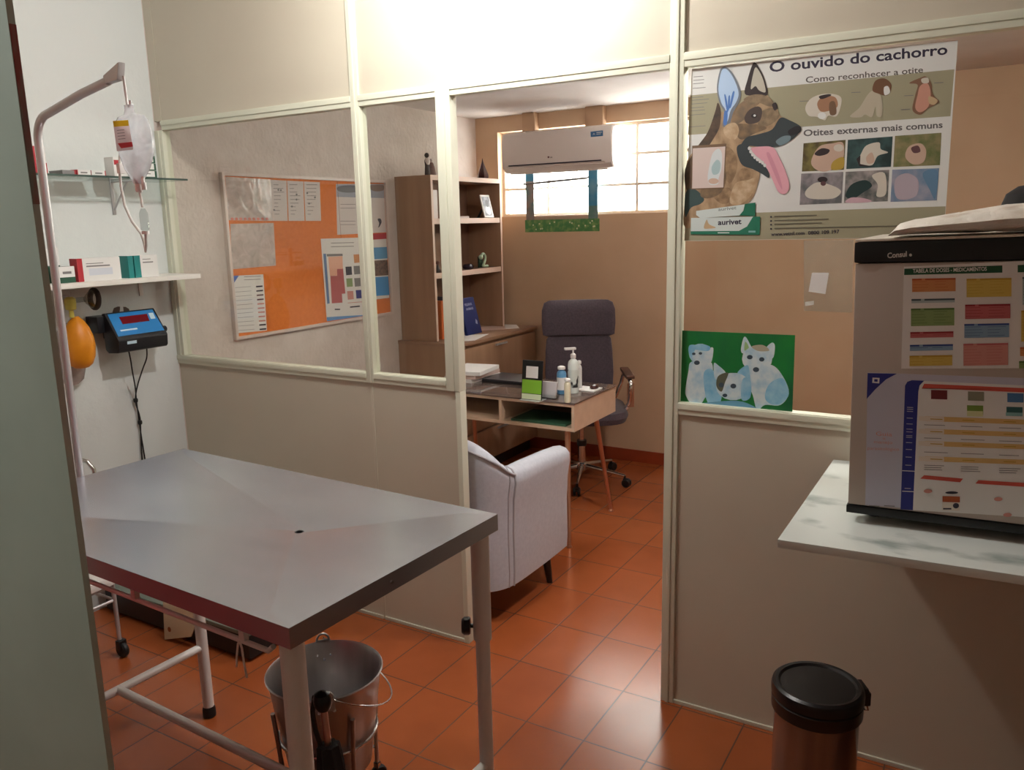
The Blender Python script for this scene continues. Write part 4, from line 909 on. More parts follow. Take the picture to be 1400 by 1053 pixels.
sh.ink([(117, 668), (160, 666), (120, 720)], pc('leaflet_blue', (84, 116, 190)))
for k, y in enumerate((732, 758, 784, 810, 836, 862, 886, 912, 938, 962, 988)):
    x = 262+(y-730)*.085; sh.rect(x, y-4, x+40, y+5, print_dk if k in (0, 1, 9, 10) else pc('plum', (96, 62, 66)) if k in (2, 3) else c_pk, -.08)
    sh.rect(x-125, y+6, x-30, y+8, print_gr, -.08)
for y in (672, 690): sh.rect(190, y, 290, y+3, print_gr, -.04)
o = centre(sh.build('leaflet')); tag(o, 'white list leaflet with blue corner, low left on the orange board', 'leaflet', GP)
sh = Sheet(0, XF_, (1, 0, 0), LIM).off(400, 230, 4.786)
sh.base([(284, 104), (596, 104), (612, 420), (292, 436)], M('thin_paper', (214, 206, 204), .7), .0006)
sh.ink([(284, 104), (596, 104), (600, 196), (288, 188)], pc('cloud_blue', (150, 156, 170))); sh.curve([(300, 120), (400, 112), (470, 140), (380, 160), (300, 150)], pc('cloud_grey', (98, 98, 104))); sh.curve([(500, 115), (590, 110), (592, 145), (530, 150)], pc('brown_grey', (122, 100, 92)))
sh.curve([(556, 334), (574, 330), (582, 352), (570, 380), (560, 388), (566, 360)], print_dk)
for y in (235, 260, 345, 368): sh.rect(312, y, 410, y+3, print_gr)
o = centre(sh.build('notice')); tag(o, 'wide white notice with grey-blue heading at the top right of the orange board', 'notice', GP)
sh = Sheet(0, XF_+.0009, (1, 0, 0), LIM).off(400, 230, 4.786)
sh.base([(500, 430), (612, 424), (632, 848), (520, 862)], paper, .0006)
sh.ink([(500, 430), (612, 424), (614, 462), (502, 470)], pc('header_red', (176, 36, 48)))
for y0_, y1_, m_ in ((515, 590, pc('leaflet_sky', (88, 156, 206))), (600, 700, M('photo_brown', (120, 90, 74), .6, noise=(50, (70, 50, 42)))), (708, 830, pc('leaflet_azure', (64, 142, 206)))): sh.ink([(504+(y0_-430)*.05, y0_+6), (612+(y0_-430)*.05, y0_), (614+(y1_-430)*.05, y1_), (506+(y1_-430)*.05, y1_+8)], m_)
o = centre(sh.build('leaflet')); tag(o, 'tall leaflet with red header and blue boxes at the right edge of the orange board', 'leaflet', GP)
sh = Sheet(0, XF_+.0009, (1, 0, 0), LIM).off(400, 230, 4.786)
sh.base([(184, 462), (440, 454), (480, 985), (224, 1002)], paper, .0008)
for y in (488, 512): sh.rect(250, y, 400, y+4, print_gr, -.02)
sh.ink([(200, 560), (218, 560), (242, 885), (226, 888)], pc('leaflet_slate', (96, 126, 170))); sh.ink([(222, 562), (326, 560), (328, 574), (224, 578)], print_gr)
sh.ink([(232, 580), (326, 575), (330, 700), (244, 706)], pc('peach', (232, 176, 150))); sh.ink([(290, 660), (330, 658), (334, 706), (292, 706)], c_rd); sh.ink([(246, 706), (334, 702), (345, 820), (322, 822), (326, 880), (256, 885)], c_rd)
for x, y, m_ in ((398, 565, c_or), (345, 645, print_dk), (398, 640, print_gr), (350, 722, c_gn), (402, 720, print_gr), (356, 805, c_pk), (412, 798, navy)): sh.ink([(x, y), (x+40, y-2), (x+44, y+52), (x+5, y+56)], m_)
sh.rect(275, 920, 310, 928, print_dk); sh.rect(375, 905, 440, 914, print_dk, -.1); sh.rect(360, 880, 455, 884, c_pk, -.08)
sh.ink([(222, 975), (330, 968), (470, 960), (480, 985), (224, 1002)], pc('wave_blue', (96, 148, 206)))
o = centre(sh.build('calendar_poster')); tag(o, 'white poster with red calendar blocks and small pictures, low right on the orange board', 'poster', GP)

# ------------------------------------------------------------------ cabinet and bookcase in the far left corner
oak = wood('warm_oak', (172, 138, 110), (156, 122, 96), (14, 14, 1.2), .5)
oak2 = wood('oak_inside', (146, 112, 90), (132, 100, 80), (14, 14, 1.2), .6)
edge = M('pinkish_edge_band', (222, 196, 180), .5)
Kc = thing('low_cabinet', (-3.1, 2.1, 0), 'low wooden drawer cabinet with a work top in the office corner', 'cabinet')
kx, ky0, ky1, kz = -2.86, 1.66, 2.64, .922
b = MB(); b.box((XL+.002, ky0, .09), (kx-.02, ky1-.002, kz-.022), oak); b.build('body', Kc)
MB().box((XL+.004, ky0+.02, .0), (kx-.06, ky1-.02, .0895), dark_pl).build('plinth', Kc)
MB().box((XL+.002, ky0-.004, kz-.0215), (kx+.01, ky1, kz), wood('oak_top', (164, 130, 106), (148, 116, 92), (10, 2, 10), .45), .002).build('work_top', Kc)
for (z0_, z1_) in ((.10, .31), (.325, .60), (.615, .88)):
    dd = MB().box((kx-.0195, ky0+.006, z0_), (kx, ky1-.008, z1_), oak, .002).build('drawer', Kc)
    MB().box((kx, 2.08, z1_-.025), (kx+.012, 2.22, z1_-.013), pole_steel, .002).build('handle', dd)
Bk = thing('bookcase', (-3.2, 2.1, kz), 'tall open wooden bookcase standing on the low cabinet', 'bookcase')
sx0, sx1, sy0, sy1, sz1 = XL+.004, -3.06, 1.70, 2.53, 1.958
for y in (sy0, sy1-.02):
    b = MB(); b.box((sx0, y, kz+.001), (sx1-.0015, y+.02, sz1-.0305), oak); b.box((sx1-.0014, y, kz+.001), (sx1, y+.02, sz1-.0305), edge); b.build('side_panel', Bk)
b = MB(); b.box((sx0, sy0, sz1-.030), (sx1-.0015, sy1, sz1), oak); b.box((sx1-.0014, sy0, sz1-.030), (sx1, sy1, sz1), edge); b.build('top_panel', Bk)
for z in (1.66, 1.32):
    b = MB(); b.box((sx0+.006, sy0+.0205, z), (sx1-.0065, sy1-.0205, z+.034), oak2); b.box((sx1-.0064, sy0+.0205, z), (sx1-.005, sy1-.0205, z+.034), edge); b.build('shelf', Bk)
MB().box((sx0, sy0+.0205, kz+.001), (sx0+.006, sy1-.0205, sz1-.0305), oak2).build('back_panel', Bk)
# on top and on the shelves
def yz(px, py, x): 
    p_ = on(px, py, 0, x); return p_.y, p_.z
y_, z_ = yz(587, 236, -3.12)
b = MB(); ft = sz1+.0005
fig_dk, fig_wh, fig_br = M('figure_dark', (52, 42, 42), .5), M('figure_white', (214, 204, 200), .5), M('figure_brown', (120, 92, 88), .5)
E_ = thing('couple_figurine', (-3.12, y_, ft), 'small dark and white couple figurine on top of the bookcase', 'figurine')
MB().lathe([(.016, ft), (.018, ft+.004), (.014, ft+.06), (.017, ft+.085), (.012, ft+.10), (.006, ft+.105)], fig_dk, (-3.12, y_-.02, 0), 16).ball((-3.12, y_-.02, ft+.121), .015, fig_dk, seg=14).build('dark_figure', E_)
MB().lathe([(.013, ft+.064), (.0182, ft+.085), (.013, ft+.103)], fig_wh, (-3.117, y_-.02, 0), 16).build('shirt', E_)
MB().lathe([(.026, ft), (.028, ft+.004), (.02, ft+.05), (.012, ft+.075), (.006, ft+.08)], fig_br, (-3.115, y_+.02, 0), 16).ball((-3.115, y_+.016, ft+.092), .011, fig_wh, seg=12).build('pale_figure', E_)
y_, z_ = yz(660, 238, -3.15)
b = MB(); n6 = 6
b.rings([[(-3.15+r_*math.cos(2*PI*k/6+.3), y_+r_*math.sin(2*PI*k/6+.3), ft+h_) for k in range(6)] for h_, r_ in ((0, .034), (.012, .042), (.03, .04), (.11, .008), (.125, .004), (.14, .002))], M('dark_brown_glaze', (62, 34, 32), .25), smooth=False)
o = centre(b.build('pyramid_ornament', angle=10)); tag(o, 'dark brown pointed ornament at the right of the bookcase top', 'ornament')
zt1 = 1.6945
y_, z_ = yz(664, 302, -3.10)
Pf = thing('photo_frame', (-3.12, y_, zt1), 'white framed black and white portrait leaning on the bookcase top shelf', 'photo frame')
tl = math.radians(14)
def lean_pt(v, h_, d_): return Vector((-3.075-math.sin(tl)*h_+math.cos(tl)*d_, y_+v, zt1+math.cos(tl)*h_+math.sin(tl)*d_))
b = MB(); b.prism([lean_pt(v, h_, 0) for v, h_ in ((-.058, .001), (.058, .001), (.058, .158), (-.058, .158))], lean_pt(0, 0, .009)-lean_pt(0, 0, 0), M('frame_white', (222, 216, 212), .4), .002); b.build('frame', Pf)
b = MB(); b.prism([lean_pt(v, h_, .0092) for v, h_ in ((-.046, .013), (.046, .013), (.046, .146), (-.046, .146))], lean_pt(0, 0, .001)-lean_pt(0, 0, 0), M('portrait_grey', (150, 152, 164), .4, noise=(26, (84, 86, 98), (.42, .6)))); b.build('portrait', Pf)
b = MB()
for c_h, c_v, r1, r2 in ((.098, .006, .022, .026), (.05, .004, .034, .032)):
    b.poly([lean_pt(c_v+r1*math.cos(2*PI*k/16), c_h+r2*math.sin(2*PI*k/16), .0104+(.0002 if c_h > .09 else 0)) for k in range(16)], M('portrait_dark', (62, 64, 76), .4) if c_h > .09 else M('portrait_pale', (204, 206, 214), .4))
b.build('portrait_figure', Pf)
b = MB(); b.prism([lean_pt(-.015, .10, -.001), lean_pt(.015, .10, -.001), Vector((-3.165, y_+.015, zt1+.0005)), Vector((-3.165, y_-.015, zt1+.0005))], (0.003, 0, .001), black_pl); b.build('prop', Pf)
ya_, yb2 = yz(618, 303, -3.12)[0], yz(634, 303, -3.12)[0]
o = centre(MB().box((-3.16, ya_, zt1), (-3.075, yb2, zt1+.012), M('pale_booklet', (206, 190, 182), .6), .001).build('booklet')); tag(o, 'thin pale booklet lying left of the portrait on the top shelf', 'booklet')
ya_ = sy0+.024
o = centre(MB().box((-3.30, ya_, zt1), (-3.085, ya_+.075, zt1+.175), M('white_binder', (216, 206, 204), .5), .003).build('binder')); tag(o, 'white binder upright at the left end of the top shelf', 'binder')
zt2 = 1.3545
y_, _z = yz(640, 362, -3.1)
b = MB(); b.lathe([(.022, zt2), (.033, zt2+.006), (.035, zt2+.02), (.028, zt2+.034), (.012, zt2+.038), (.001, zt2+.038)], M('dark_purple_glaze', (48, 38, 48), .12), (-3.1, y_, 0), 24, caps=False, sy=1.25)
o = centre(b.build('trinket_pot')); tag(o, 'small glossy dark pot on the middle bookcase shelf', 'pot')
y_, _z = yz(661, 360, -3.1)
b = MB(); gm = M('pale_green_glaze', (176, 198, 172), .3); kd_ = M('dark_green_glaze', (34, 60, 44), .4)
P2 = [(-.045, .062), (-.03, .088), (-.008, .092), (.012, .078), (.016, .056), (.004, .036), (-.012, .018), (-.016, .008), (.05, .006)]
b.tube(smooth([(-3.1, y_+v*.85+.01, zt2+h_+.004) for v, h_ in P2], 3), .009, gm, 10)
b.ball((-3.10, y_-.032, zt2+.074), .016, gm, seg=12)
b.build('number_body')
o = bpy.data.objects['number_body']; o.name = 'number_ornament'; centre(o); tag(o, 'pale green ornament shaped like a numeral 2 on the middle bookcase shelf', 'ornament')
MB().obox(Vector((-3.118, y_-.012, zt2+.04)), (.006, 0, 0), (0, .026, 0), (0, 0, .039), kd_, .004).build('green_backing', o)
y_, _z = yz(597, 366, -3.1)
b = MB(); b.lathe([(.016, zt2), (.018, zt2+.012), (.01, zt2+.03), (.006, zt2+.05)], fig_dk, (-3.1, y_+.012, 0), 14).ball((-3.1, y_+.012, zt2+.062), .013, M('figure_red_brown', (110, 66, 56), .5), seg=12)
o = centre(b.build('small_figurine')); tag(o, 'tiny dark figurine at the left end of the middle bookcase shelf', 'figurine')
zt3 = kz+.0012
yo, _z = yz(604, 468, -3.1)
O_ = thing('orange_binder', (-3.18, yo, zt3), 'orange binder with dark spine head standing at the left of the lowest shelf', 'binder')
MB().box((-3.30, yo-.012, zt3), (-3.085, yo+.022, zt3+.25), M('orange_cover', (206, 104, 44), .5), .003).build('cover', O_)
MB().box((-3.295, yo+.002, zt3+.251), (-3.09, yo+.02, zt3+.275), print_dk, .002).build('index_tabs', O_)
y_, _z = yz(643, 450, -3.06)
V_ = thing('blue_book', (-3.1, y_, zt3), 'dark blue hardback leaning open-faced on the lowest bookcase shelf', 'book')
navb = M('navy_cover', (30, 44, 104), .45)
tl = math.radians(13)
def lp(v, h_, d_): return Vector((-3.02-math.sin(tl)*h_+math.cos(tl)*d_, y_+v+h_*-.05, zt3+.003+math.cos(tl)*h_+math.sin(tl)*d_))
b = MB(); b.prism([lp(v, h_, -.022) for v, h_ in ((-.09, 0), (.085, 0), (.085, .25), (-.09, .25))], lp(0, 0, .022)-lp(0, 0, 0), navb, .003); b.build('cover', V_)
b = MB(); 
for k, (v0, v1, h_) in enumerate(((-.04, .045, .196), (-.035, .05, .166))):
    vs_, fs_ = text_polys(('PEQUENOS', 'ANIMAIS')[k], .03); w0 = max(v.x for v in vs_)
    bv = [b.bm.verts.new(lp(v0+(v1-v0)*v.x/w0, h_+v.y*.022, .0004)) for v in vs_]
    for f in fs_: b.face([bv[i] for i in f], M('pale_title', (170, 176, 206), .5))
    b.build('title_word', V_); b = MB()
b.poly([lp(.035, .07, .0004), lp(.055, .06, .0004), (lp(.06, .085, .0004)), lp(.045, .10, .0004)], M('pale_title', (170, 176, 206), .5))
b.build('cover_mark', V_)
for nm, pts, lb_ in (('paper_sheet', ((628, 459), (668, 457), (652, 466), (628, 467)), 'white sheet at the front of the cabinet work top'), ('paper_sheet', ((645, 449), (690, 444), (692, 450), (650, 453)), 'pinkish sheet behind the front sheet on the cabinet work top'), ('paper_sheet', ((690, 444), (712, 443), (710, 449), (690, 450)), 'small white sheet on the work top beside the dark chair')):
    b = MB(); qs = [on(px, py, 2, kz+.0005) for px, py in pts]
    qs = [Vector((max(-3.3, min(kx, p_.x)), min(ky1-.01, p_.y), kz+.0005)) for p_ in qs]
    b.prism(qs, (0, 0, .002), M('pink_paper', (206, 180, 172), .7) if 'pinkish' in lb_ else paper); o = centre(b.build(nm)); tag(o, lb_, 'paper', 'loose sheets on the work top')

# ------------------------------------------------------------------ air conditioner
A_ = thing('air_conditioner', (-2.6, YB, 1.99), 'white wall air conditioner hung before the bright window', 'air conditioner')
acw = M('ac_white', (226, 218, 214), .35)
aL, aR = -3.005, -2.185
prof = [(YB-.012, 2.262), (YB-.12, 2.265), (YB-.185, 2.25), (YB-.205, 2.20), (YB-.205, 2.06), (YB-.195, 2.02), (YB-.165, 1.992), (YB-.10, 1.984), (YB-.012, 1.99)]
b = MB()
rings = []
for x, s_ in ((aL, .93), (aL+.008, .985), (aL+.03, 1), (aR-.03, 1), (aR-.008, .985), (aR, .93)):
    cy_, cz_ = YB-.1, 2.125
    rings.append([(x, cy_+(y-cy_)*s_, cz_+(z-cz_)*s_) for y, z in prof])
b.rings(rings, acw); b.build('housing', A_, 30)
MB().box((aL+.055, YB-.2085, 2.034), (aR-.075, YB-.198, 2.041), print_dk, .001).build('outlet_slot', A_)
MB().prism([(aL+.04, YB-.199, 2.028), (aL+.04, YB-.203, 2.031), (aL+.04, YB-.150, 1.984), (aL+.04, YB-.147, 1.981)], (aR-aL-.09, 0, 0), acw, .001).build('flap', A_)
sh = Sheet(1, YB-.2055, (0, -1, 0)).off(660, 130, 5.185); sh.t = .0004
ab = pc('ac_blue', (58, 110, 156)); sh.ink([(764, 260), (852, 250), (852, 290), (766, 298)], ab); sh.text('A', (780, 284), (796, 282), 14, pw).rect(806, 264, 845, 269, pw, -.1).rect(806, 276, 838, 280, pw, -.1)
sh.build('energy_label', A_)
sh = Sheet(1, YB-.2055, (0, -1, 0)).off(660, 130, 5.185); sh.t = .0004
sh.oval((466, 440), 7, 7, pc('plum', (96, 62, 66))); sh.text('LG', (477, 446), (493, 445), 9, print_dk, .03); sh.build('maker_logo', A_)
for px0, px1 in ((714, 731), (800, 824)):
    p0_, p1_ = on(px0, 175, 1, YB-.06), on(px1, 172, 1, YB-.06)
    o = centre(MB().box((p0_.x, YB-.06, 2.262), (p1_.x, YB-.001, 2.394), M('tan_block', (190, 156, 126), .6), .002).build('ceiling_block')); tag(o, 'tan block above the %s end of the air conditioner' % ('left' if px0 < 750 else 'right'), 'block', 'blocks above the air conditioner')

# printed landscape sheet hung in the window
b = MB(); yw = YB-.0021
bx0, bx1, bz0_, bz1_ = -2.955, -2.365, 1.588, 2.03
blu = M('landscape_sky', (60, 132, 170), .5, noise=(9, (104, 148, 168), (.45, .7))); lgn = M('landscape_grass', (70, 128, 72), .6, noise=(34, (124, 156, 92), (.45, .65))); lpk = M('landscape_trunk', (150, 128, 122), .6, noise=(16, (96, 120, 124)))
b.box((bx0+.01, yw, bz0_), (bx1, yw+.002, bz0_+.085), lgn)
b.box((bx0+.02, yw, bz0_+.085), (bx0+.085, yw+.002, bz1_-.09), lpk); b.box((bx0+.02, yw, bz1_-.09), (bx0+.085, yw+.002, bz1_), blu)
b.box((bx1-.082, yw, bz0_+.085), (bx1-.012, yw+.002, bz0_+.17), M('landscape_bush', (112, 132, 132), .6, noise=(20, (78, 120, 110)))); b.box((bx1-.082, yw, bz0_+.17), (bx1-.012, yw+.002, bz1_), blu)
b.box((bx0+.085, yw, bz0_+.085), (bx1-.082, yw+.002, bz1_), clear('backlit_sheet', (250, 250, 250), .05, .1, .10, (240, 240, 240)))
fw = M('landscape_flowers', (214, 216, 180), .6)
for k in range(16):
    b.lathe([(.006, 0), (.001, .0004)], fw, (bx0+.03+random.random()*.54, yw-.0001, bz0_+.01+random.random()*.06), 8, (0, -1, 0))
o = centre(b.build('landscape_sheet')); tag(o, 'sheet with a green and blue landscape border hanging under the air conditioner', 'sheet')

# ------------------------------------------------------------------ desk
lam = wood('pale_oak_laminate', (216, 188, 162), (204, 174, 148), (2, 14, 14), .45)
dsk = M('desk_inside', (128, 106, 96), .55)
copper = M('copper_leg', (204, 150, 120), .28, .85)
Dk = thing('office_desk', (-2.3, 1.4, 0), 'pale wood office desk with glass top and slanted copper legs', 'desk')
ex0, ex1, ey0, ey1, ez0, ez1 = -2.80, -1.81, 1.145, 1.665, .598, .742
b = MB(); t_ = .016
b.box((ex0, ey0, ez1-t_), (ex1, ey1, ez1), lam); b.box((ex0, ey0, ez0), (ex1, ey1, ez0+t_), lam)
for x in (ex0, -2.262, ex1-t_): b.box((x, ey0, ez0+t_), (x+t_, ey1, ez1-t_), lam)
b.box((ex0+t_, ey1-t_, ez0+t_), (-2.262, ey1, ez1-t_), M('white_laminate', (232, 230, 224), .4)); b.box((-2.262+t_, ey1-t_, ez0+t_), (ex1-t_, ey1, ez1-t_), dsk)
b.build('desk_box', Dk)
MB().box((ex0-.004, ey0-.006, ez1+.0005), (ex1+.006, ey1+.006, ez1+.0085), M('smoked_desk_glass', (106, 92, 86), .06, spec=.6), .001).build('glass_top', Dk)
for (x, y, fx, fy_) in ((ex1-.085, ey0+.09, -1.806, 1.07), (ex1-.085, ey1-.09, -1.836, 1.665), (ex0+.085, ey0+.09, -2.80, 1.07), (ex0+.085, ey1-.09, -2.78, 1.70)):
    lg = MB().tube([(x, y, ez0), (fx, fy_, .01)], [.0155, .0095], copper, 14).build('leg', Dk)
    MB().lathe([(.014, 0), (.014, .006), (.010, .012)], copper, (fx, fy_, 0), 14).build('foot', lg)
dz = ez1+.0092
def dpt(px, py): return on(px, py, 2, dz)
qs = [dpt(*p_) for p_ in ((700, 574), (778, 576), (778, 580), (706, 578))]
b = MB(); b.box((-2.20, ey0+.02, ez0+t_+.0005), (-1.87, ey0+.27, ez0+t_+.012), M('green_folder', (44, 84, 62), .5), .001); o = centre(b.build('folder')); tag(o, 'green folder lying in the open niche of the desk', 'folder')
# laptop, closed
p_ = dpt(694, 520)
Lp = thing('laptop', (p_.x, p_.y, dz), 'closed dark laptop on the back of the office desk', 'laptop')
MB().box((p_.x-.115, p_.y-.10, dz), (p_.x+.17, p_.y+.12, dz+.012), dark_pl, .003).build('laptop_base', Lp)
MB().box((p_.x-.115, p_.y-.10, dz+.0125), (p_.x+.17, p_.y+.12, dz+.020), M('laptop_lid', (52, 50, 56), .35), .003).build('lid', Lp)
# upright green and black sign
p_ = dpt(727, 547)
Sg = thing('desk_sign', (p_.x, p_.y, dz), 'upright black and green sign with white square on the desk', 'sign')
px_ = Vector((.94, -.34, 0)); nn = Vector((-.34, -.94, 0)); 
def sp(v, h_, d_): return Vector((p_.x, p_.y, dz+h_))+Vector((.94, -.34*-.0, 0)).normalized()*v+Vector((0, -1, 0))*d_+Vector((0, .12, 0))*h_
def slab(v0, v1, h0, h1, d0, d1, m): return MB().prism([sp(v, h_, d0) for v, h_ in ((v0, h0), (v1, h0), (v1, h1), (v0, h1))], sp(0, 0, d1)-sp(0, 0, d0), m)
slab(-.06, .06, 0.001, .205, 0, .006, black_pl).build('black_board', Sg)
slab(-.057, .057, .035, .105, .0062, .0072, M('lime_print', (132, 190, 52), .5)).build('green_band', Sg)
slab(-.036, .034, .115, .175, .0062, .0072, paper).build('white_square', Sg)
slab(-.057, .057, .004, .032, .0062, .0072, M('pale_lime_print', (210, 222, 190), .5)).build('pale_band', Sg)
MB().box((p_.x-.06, p_.y-.03, dz), (p_.x+.06, p_.y+.05, dz+.0015), M('acrylic_foot', (200, 206, 204), .2)).build('base', Sg)
# card holder
p_ = dpt(750, 545)
Ch = thing('card_holder', (p_.x, p_.y, dz), 'small clear card holder with white cards between sign and bottle', 'card holder')
MB().box((p_.x-.05, p_.y-.02, dz), (p_.x+.045, p_.y+.03, dz+.02), clear('drip_glass', (236, 240, 240)), .002).build('tray', Ch)
MB().prism([(p_.x-.045, p_.y, dz+.004), (p_.x+.04, p_.y, dz+.004), (p_.x+.04, p_.y+.02, dz+.085), (p_.x-.045, p_.y+.02, dz+.085)], (0, .012, 0), M('card_grey', (190, 186, 188), .5), .001).build('cards', Ch)
# pump bottle, smaller bottles
def bottle(px, py, h_, r_, m, lab, name, cap=white_pl, capr=.5, lbl=None, pump=False):
    q_ = dpt(px, py)
    o_ = thing(name, (q_.x, q_.y, dz), lab, 'bottle', 'bottles on the desk')
    MB().lathe([(r_*.92, dz), (r_, dz+.006), (r_, dz+h_*.72), (r_*.85, dz+h_*.8), (r_*.42, dz+h_*.86), (r_*.40, dz+h_*.9)], m, (q_.x, q_.y, 0), 24).build('bottle_body', o_)
    c_ = MB().lathe([(r_*capr, dz+h_*.885), (r_*capr, dz+h_*.97), (r_*capr*.5, dz+h_)], cap, (q_.x, q_.y, 0), 18)
    if pump: c_.tube([(q_.x, q_.y, dz+h_*.98), (q_.x, q_.y, dz+h_*1.10)], .005, cap, 8); c_.obox(Vector((q_.x-.012, q_.y-.012, dz+h_*1.12)), Vector((.022, .022, 0)), Vector((-.008, .008, 0)), Vector((0, 0, .006)), cap, .003)
    c_.build('pump' if pump else 'cap', o_)
    if lbl: MB().lathe([(r_+.0006, dz+h_*.15), (r_+.0006, dz+h_*.6)], lbl, (q_.x, q_.y, 0), 24, caps=False).build('label', o_)
bottle(784, 537, .215, .030, M('clear_gel', (222, 230, 226), .15), 'tall pump bottle with black marked label on the desk', 'pump_bottle', pump=True, lbl=M('gel_label', (206, 214, 208), .4, noise=((30, 30, 14), (44, 48, 48), (.5, .58))))
bottle(768, 538, .15, .026, M('blue_bottle', (96, 150, 190), .3), 'shorter blue and white bottle left of the pump bottle', 'spray_bottle', capr=.8, lbl=white_pl)
bottle(776, 550, .125, .017, M('cream_bottle', (222, 216, 190), .3), 'thin cream tube bottle in front of the pump bottle', 'slim_bottle', capr=.9)
q_ = dpt(796, 535)
bottle(792, 532, .16, .015, M('white_slim', (224, 226, 224), .3), 'thin white bottle right of the pump bottle', 'slim_bottle', capr=.8)
q_ = dpt(806, 533)
b = MB(); b.box((q_.x-.07, q_.y-.05, dz), (q_.x+.05, q_.y+.06, dz+.006), paper, .001); o = centre(b.build('note_pad')); tag(o, 'white note pad right of the bottles on the desk', 'pad')
b = MB(); b.lathe([(.0, dz+.0065), (.02, dz+.0065), (.023, dz+.014), (.018, dz+.024), (.0, dz+.03)], M('dark_brown_glaze', (62, 34, 32), .25), (q_.x+.02, q_.y+.02, 0), 20, caps=False, sy=1.5); o = centre(b.build('stamp')); tag(o, 'small dark rounded stamp on the white note pad', 'stamp')
for k in range(3):
    b = MB(); b.obox(Vector((-2.665+.012*k, 1.505-.015*k, dz+.0115+.0235*k)), Vector((.105, .018*(k-1), 0)), Vector((-.018*(k-1), .135, 0)), Vector((0, 0, .0112)), (paper, M('pink_paper', (206, 180, 172), .7), paper)[k], .001)
    o = centre(b.build('paper_stack')); tag(o, ('lowest white bundle of the paper pile on the desk', 'pinkish bundle in the middle of the paper pile on the desk', 'topmost white bundle of the paper pile on the desk')[k], 'paper', 'paper pile on the desk')

# ------------------------------------------------------------------ swivel chair behind the desk
def rot2(a_): 
    c_, s_ = math.cos(a_), math.sin(a_); return lambda p_: Vector((p_[0]*c_-p_[1]*s_, p_[0]*s_+p_[1]*c_, p_[2]))
SCx, SCy = -2.235, 2.10
Sc = thing('swivel_chair', (SCx, SCy, 0), 'dark grey padded swivel chair behind the office desk', 'chair')
gf = M('charcoal_fabric', (84, 74, 84), .85, noise=(90, (70, 62, 72)), bump=(160, .25, .002), sheen=.2)
FW = Vector((.50, -.866, 0)); SD = Vector((.866, .50, 0))
c0 = Vector((SCx, SCy, 0))
def cp(f_, s_, z): return c0+FW*f_+SD*s_+Vector((0, 0, z))
b = MB(); rings = []
for z, w_, d0, d1 in ((.425, .22, -.19, .25), (.435, .27, -.235, .285), (.47, .285, -.25, .30), (.505, .275, -.24, .29), (.52, .22, -.20, .23)):
    rings.append([cp((d0+d1)/2+(d1-d0)/2*math.copysign(abs(math.cos(2*PI*k/32))**.55, math.cos(2*PI*k/32)), w_*math.copysign(abs(math.sin(2*PI*k/32))**.55, math.sin(2*PI*k/32)), z) for k in range(32)])
b.rings(rings, gf); b.build('seat', Sc)
def pad(rows, m):
    rings = []
    for f_, z, hw, ht in rows:
        rings.append([cp(f_+ht*math.copysign(abs(math.sin(2*PI*k/28))**.6, math.sin(2*PI*k/28))-.03*(1-(math.cos(2*PI*k/28))**2)*0+.035*math.cos(2*PI*k/28)**2, hw*math.copysign(abs(math.cos(2*PI*k/28))**.5, math.cos(2*PI*k/28)), z) for k in range(28)])
    return MB().rings(rings, m)
pad([(-.20, .52, .19, .02), (-.205, .54, .215, .036), (-.225, .68, .225, .04), (-.25, .82, .22, .04), (-.262, .90, .212, .036), (-.265, .915, .2, .026)], gf).build('backrest', Sc)
pad([(-.262, .917, .2, .03), (-.262, .93, .235, .05), (-.27, 1.0, .242, .056), (-.28, 1.09, .24, .054), (-.288, 1.135, .225, .044), (-.29, 1.15, .195, .026)], gf).build('headrest', Sc)
for s_ in (-1, 1):
    b = MB()
    b.tube(smooth([cp(-.2, s_*.235, .50), cp(-.2, s_*.275, .60), cp(-.17, s_*.29, .675), cp(.02, s_*.29, .69), cp(.16, s_*.29, .685), cp(.19, s_*.29, .655), cp(.17, s_*.28, .55), cp(.14, s_*.235, .46)], 3), .013, chrome, 10)
    ar = b.build('armrest', Sc)
    b = MB(); b.obox(cp(.0, s_*.29, .708), FW*.165, SD*.027, Vector((0, 0, .010)), M('arm_pad_brown', (86, 58, 46), .5), .008); b.build('arm_pad', ar)
    b = MB(); b.obox(cp(.172, s_*.29, .60), FW*.006, SD*.022, Vector((.0, 0, .075)), M('arm_wood', (150, 100, 72), .45), .004); b.build('arm_front', ar)
b = MB(); b.obox(cp(.01, 0, .415), FW*.12, SD*.1, Vector((0, 0, .012)), black_pl, .006); b.build('seat_plate', Sc)
b = MB(); b.tube([cp(0, 0, .10), cp(0, 0, .26)], .026, chrome, 20); b.tube([cp(0, 0, .26), cp(0, 0, .41)], .016, chrome, 16); b.tube([cp(0, 0, .24), cp(0, 0, .275)], .031, dark_pl, 20); b.build('gas_column', Sc)
b = MB(); b.lathe([(.03, .075), (.038, .08), (.038, .12), (.03, .13)], chrome, c0, 24)
star = []
for k in range(5):
    a_ = math.radians(30+72*k-28); d_ = Vector((math.cos(a_), math.sin(a_), 0)); star.append(d_)
    b.tube([c0+d_*.02+Vector((0, 0, .105)), c0+d_*.16+Vector((0, 0, .088)), c0+d_*.295+Vector((0, 0, .072))], [.017, .014, .010], chrome, 12)
b.build('star_base', Sc)
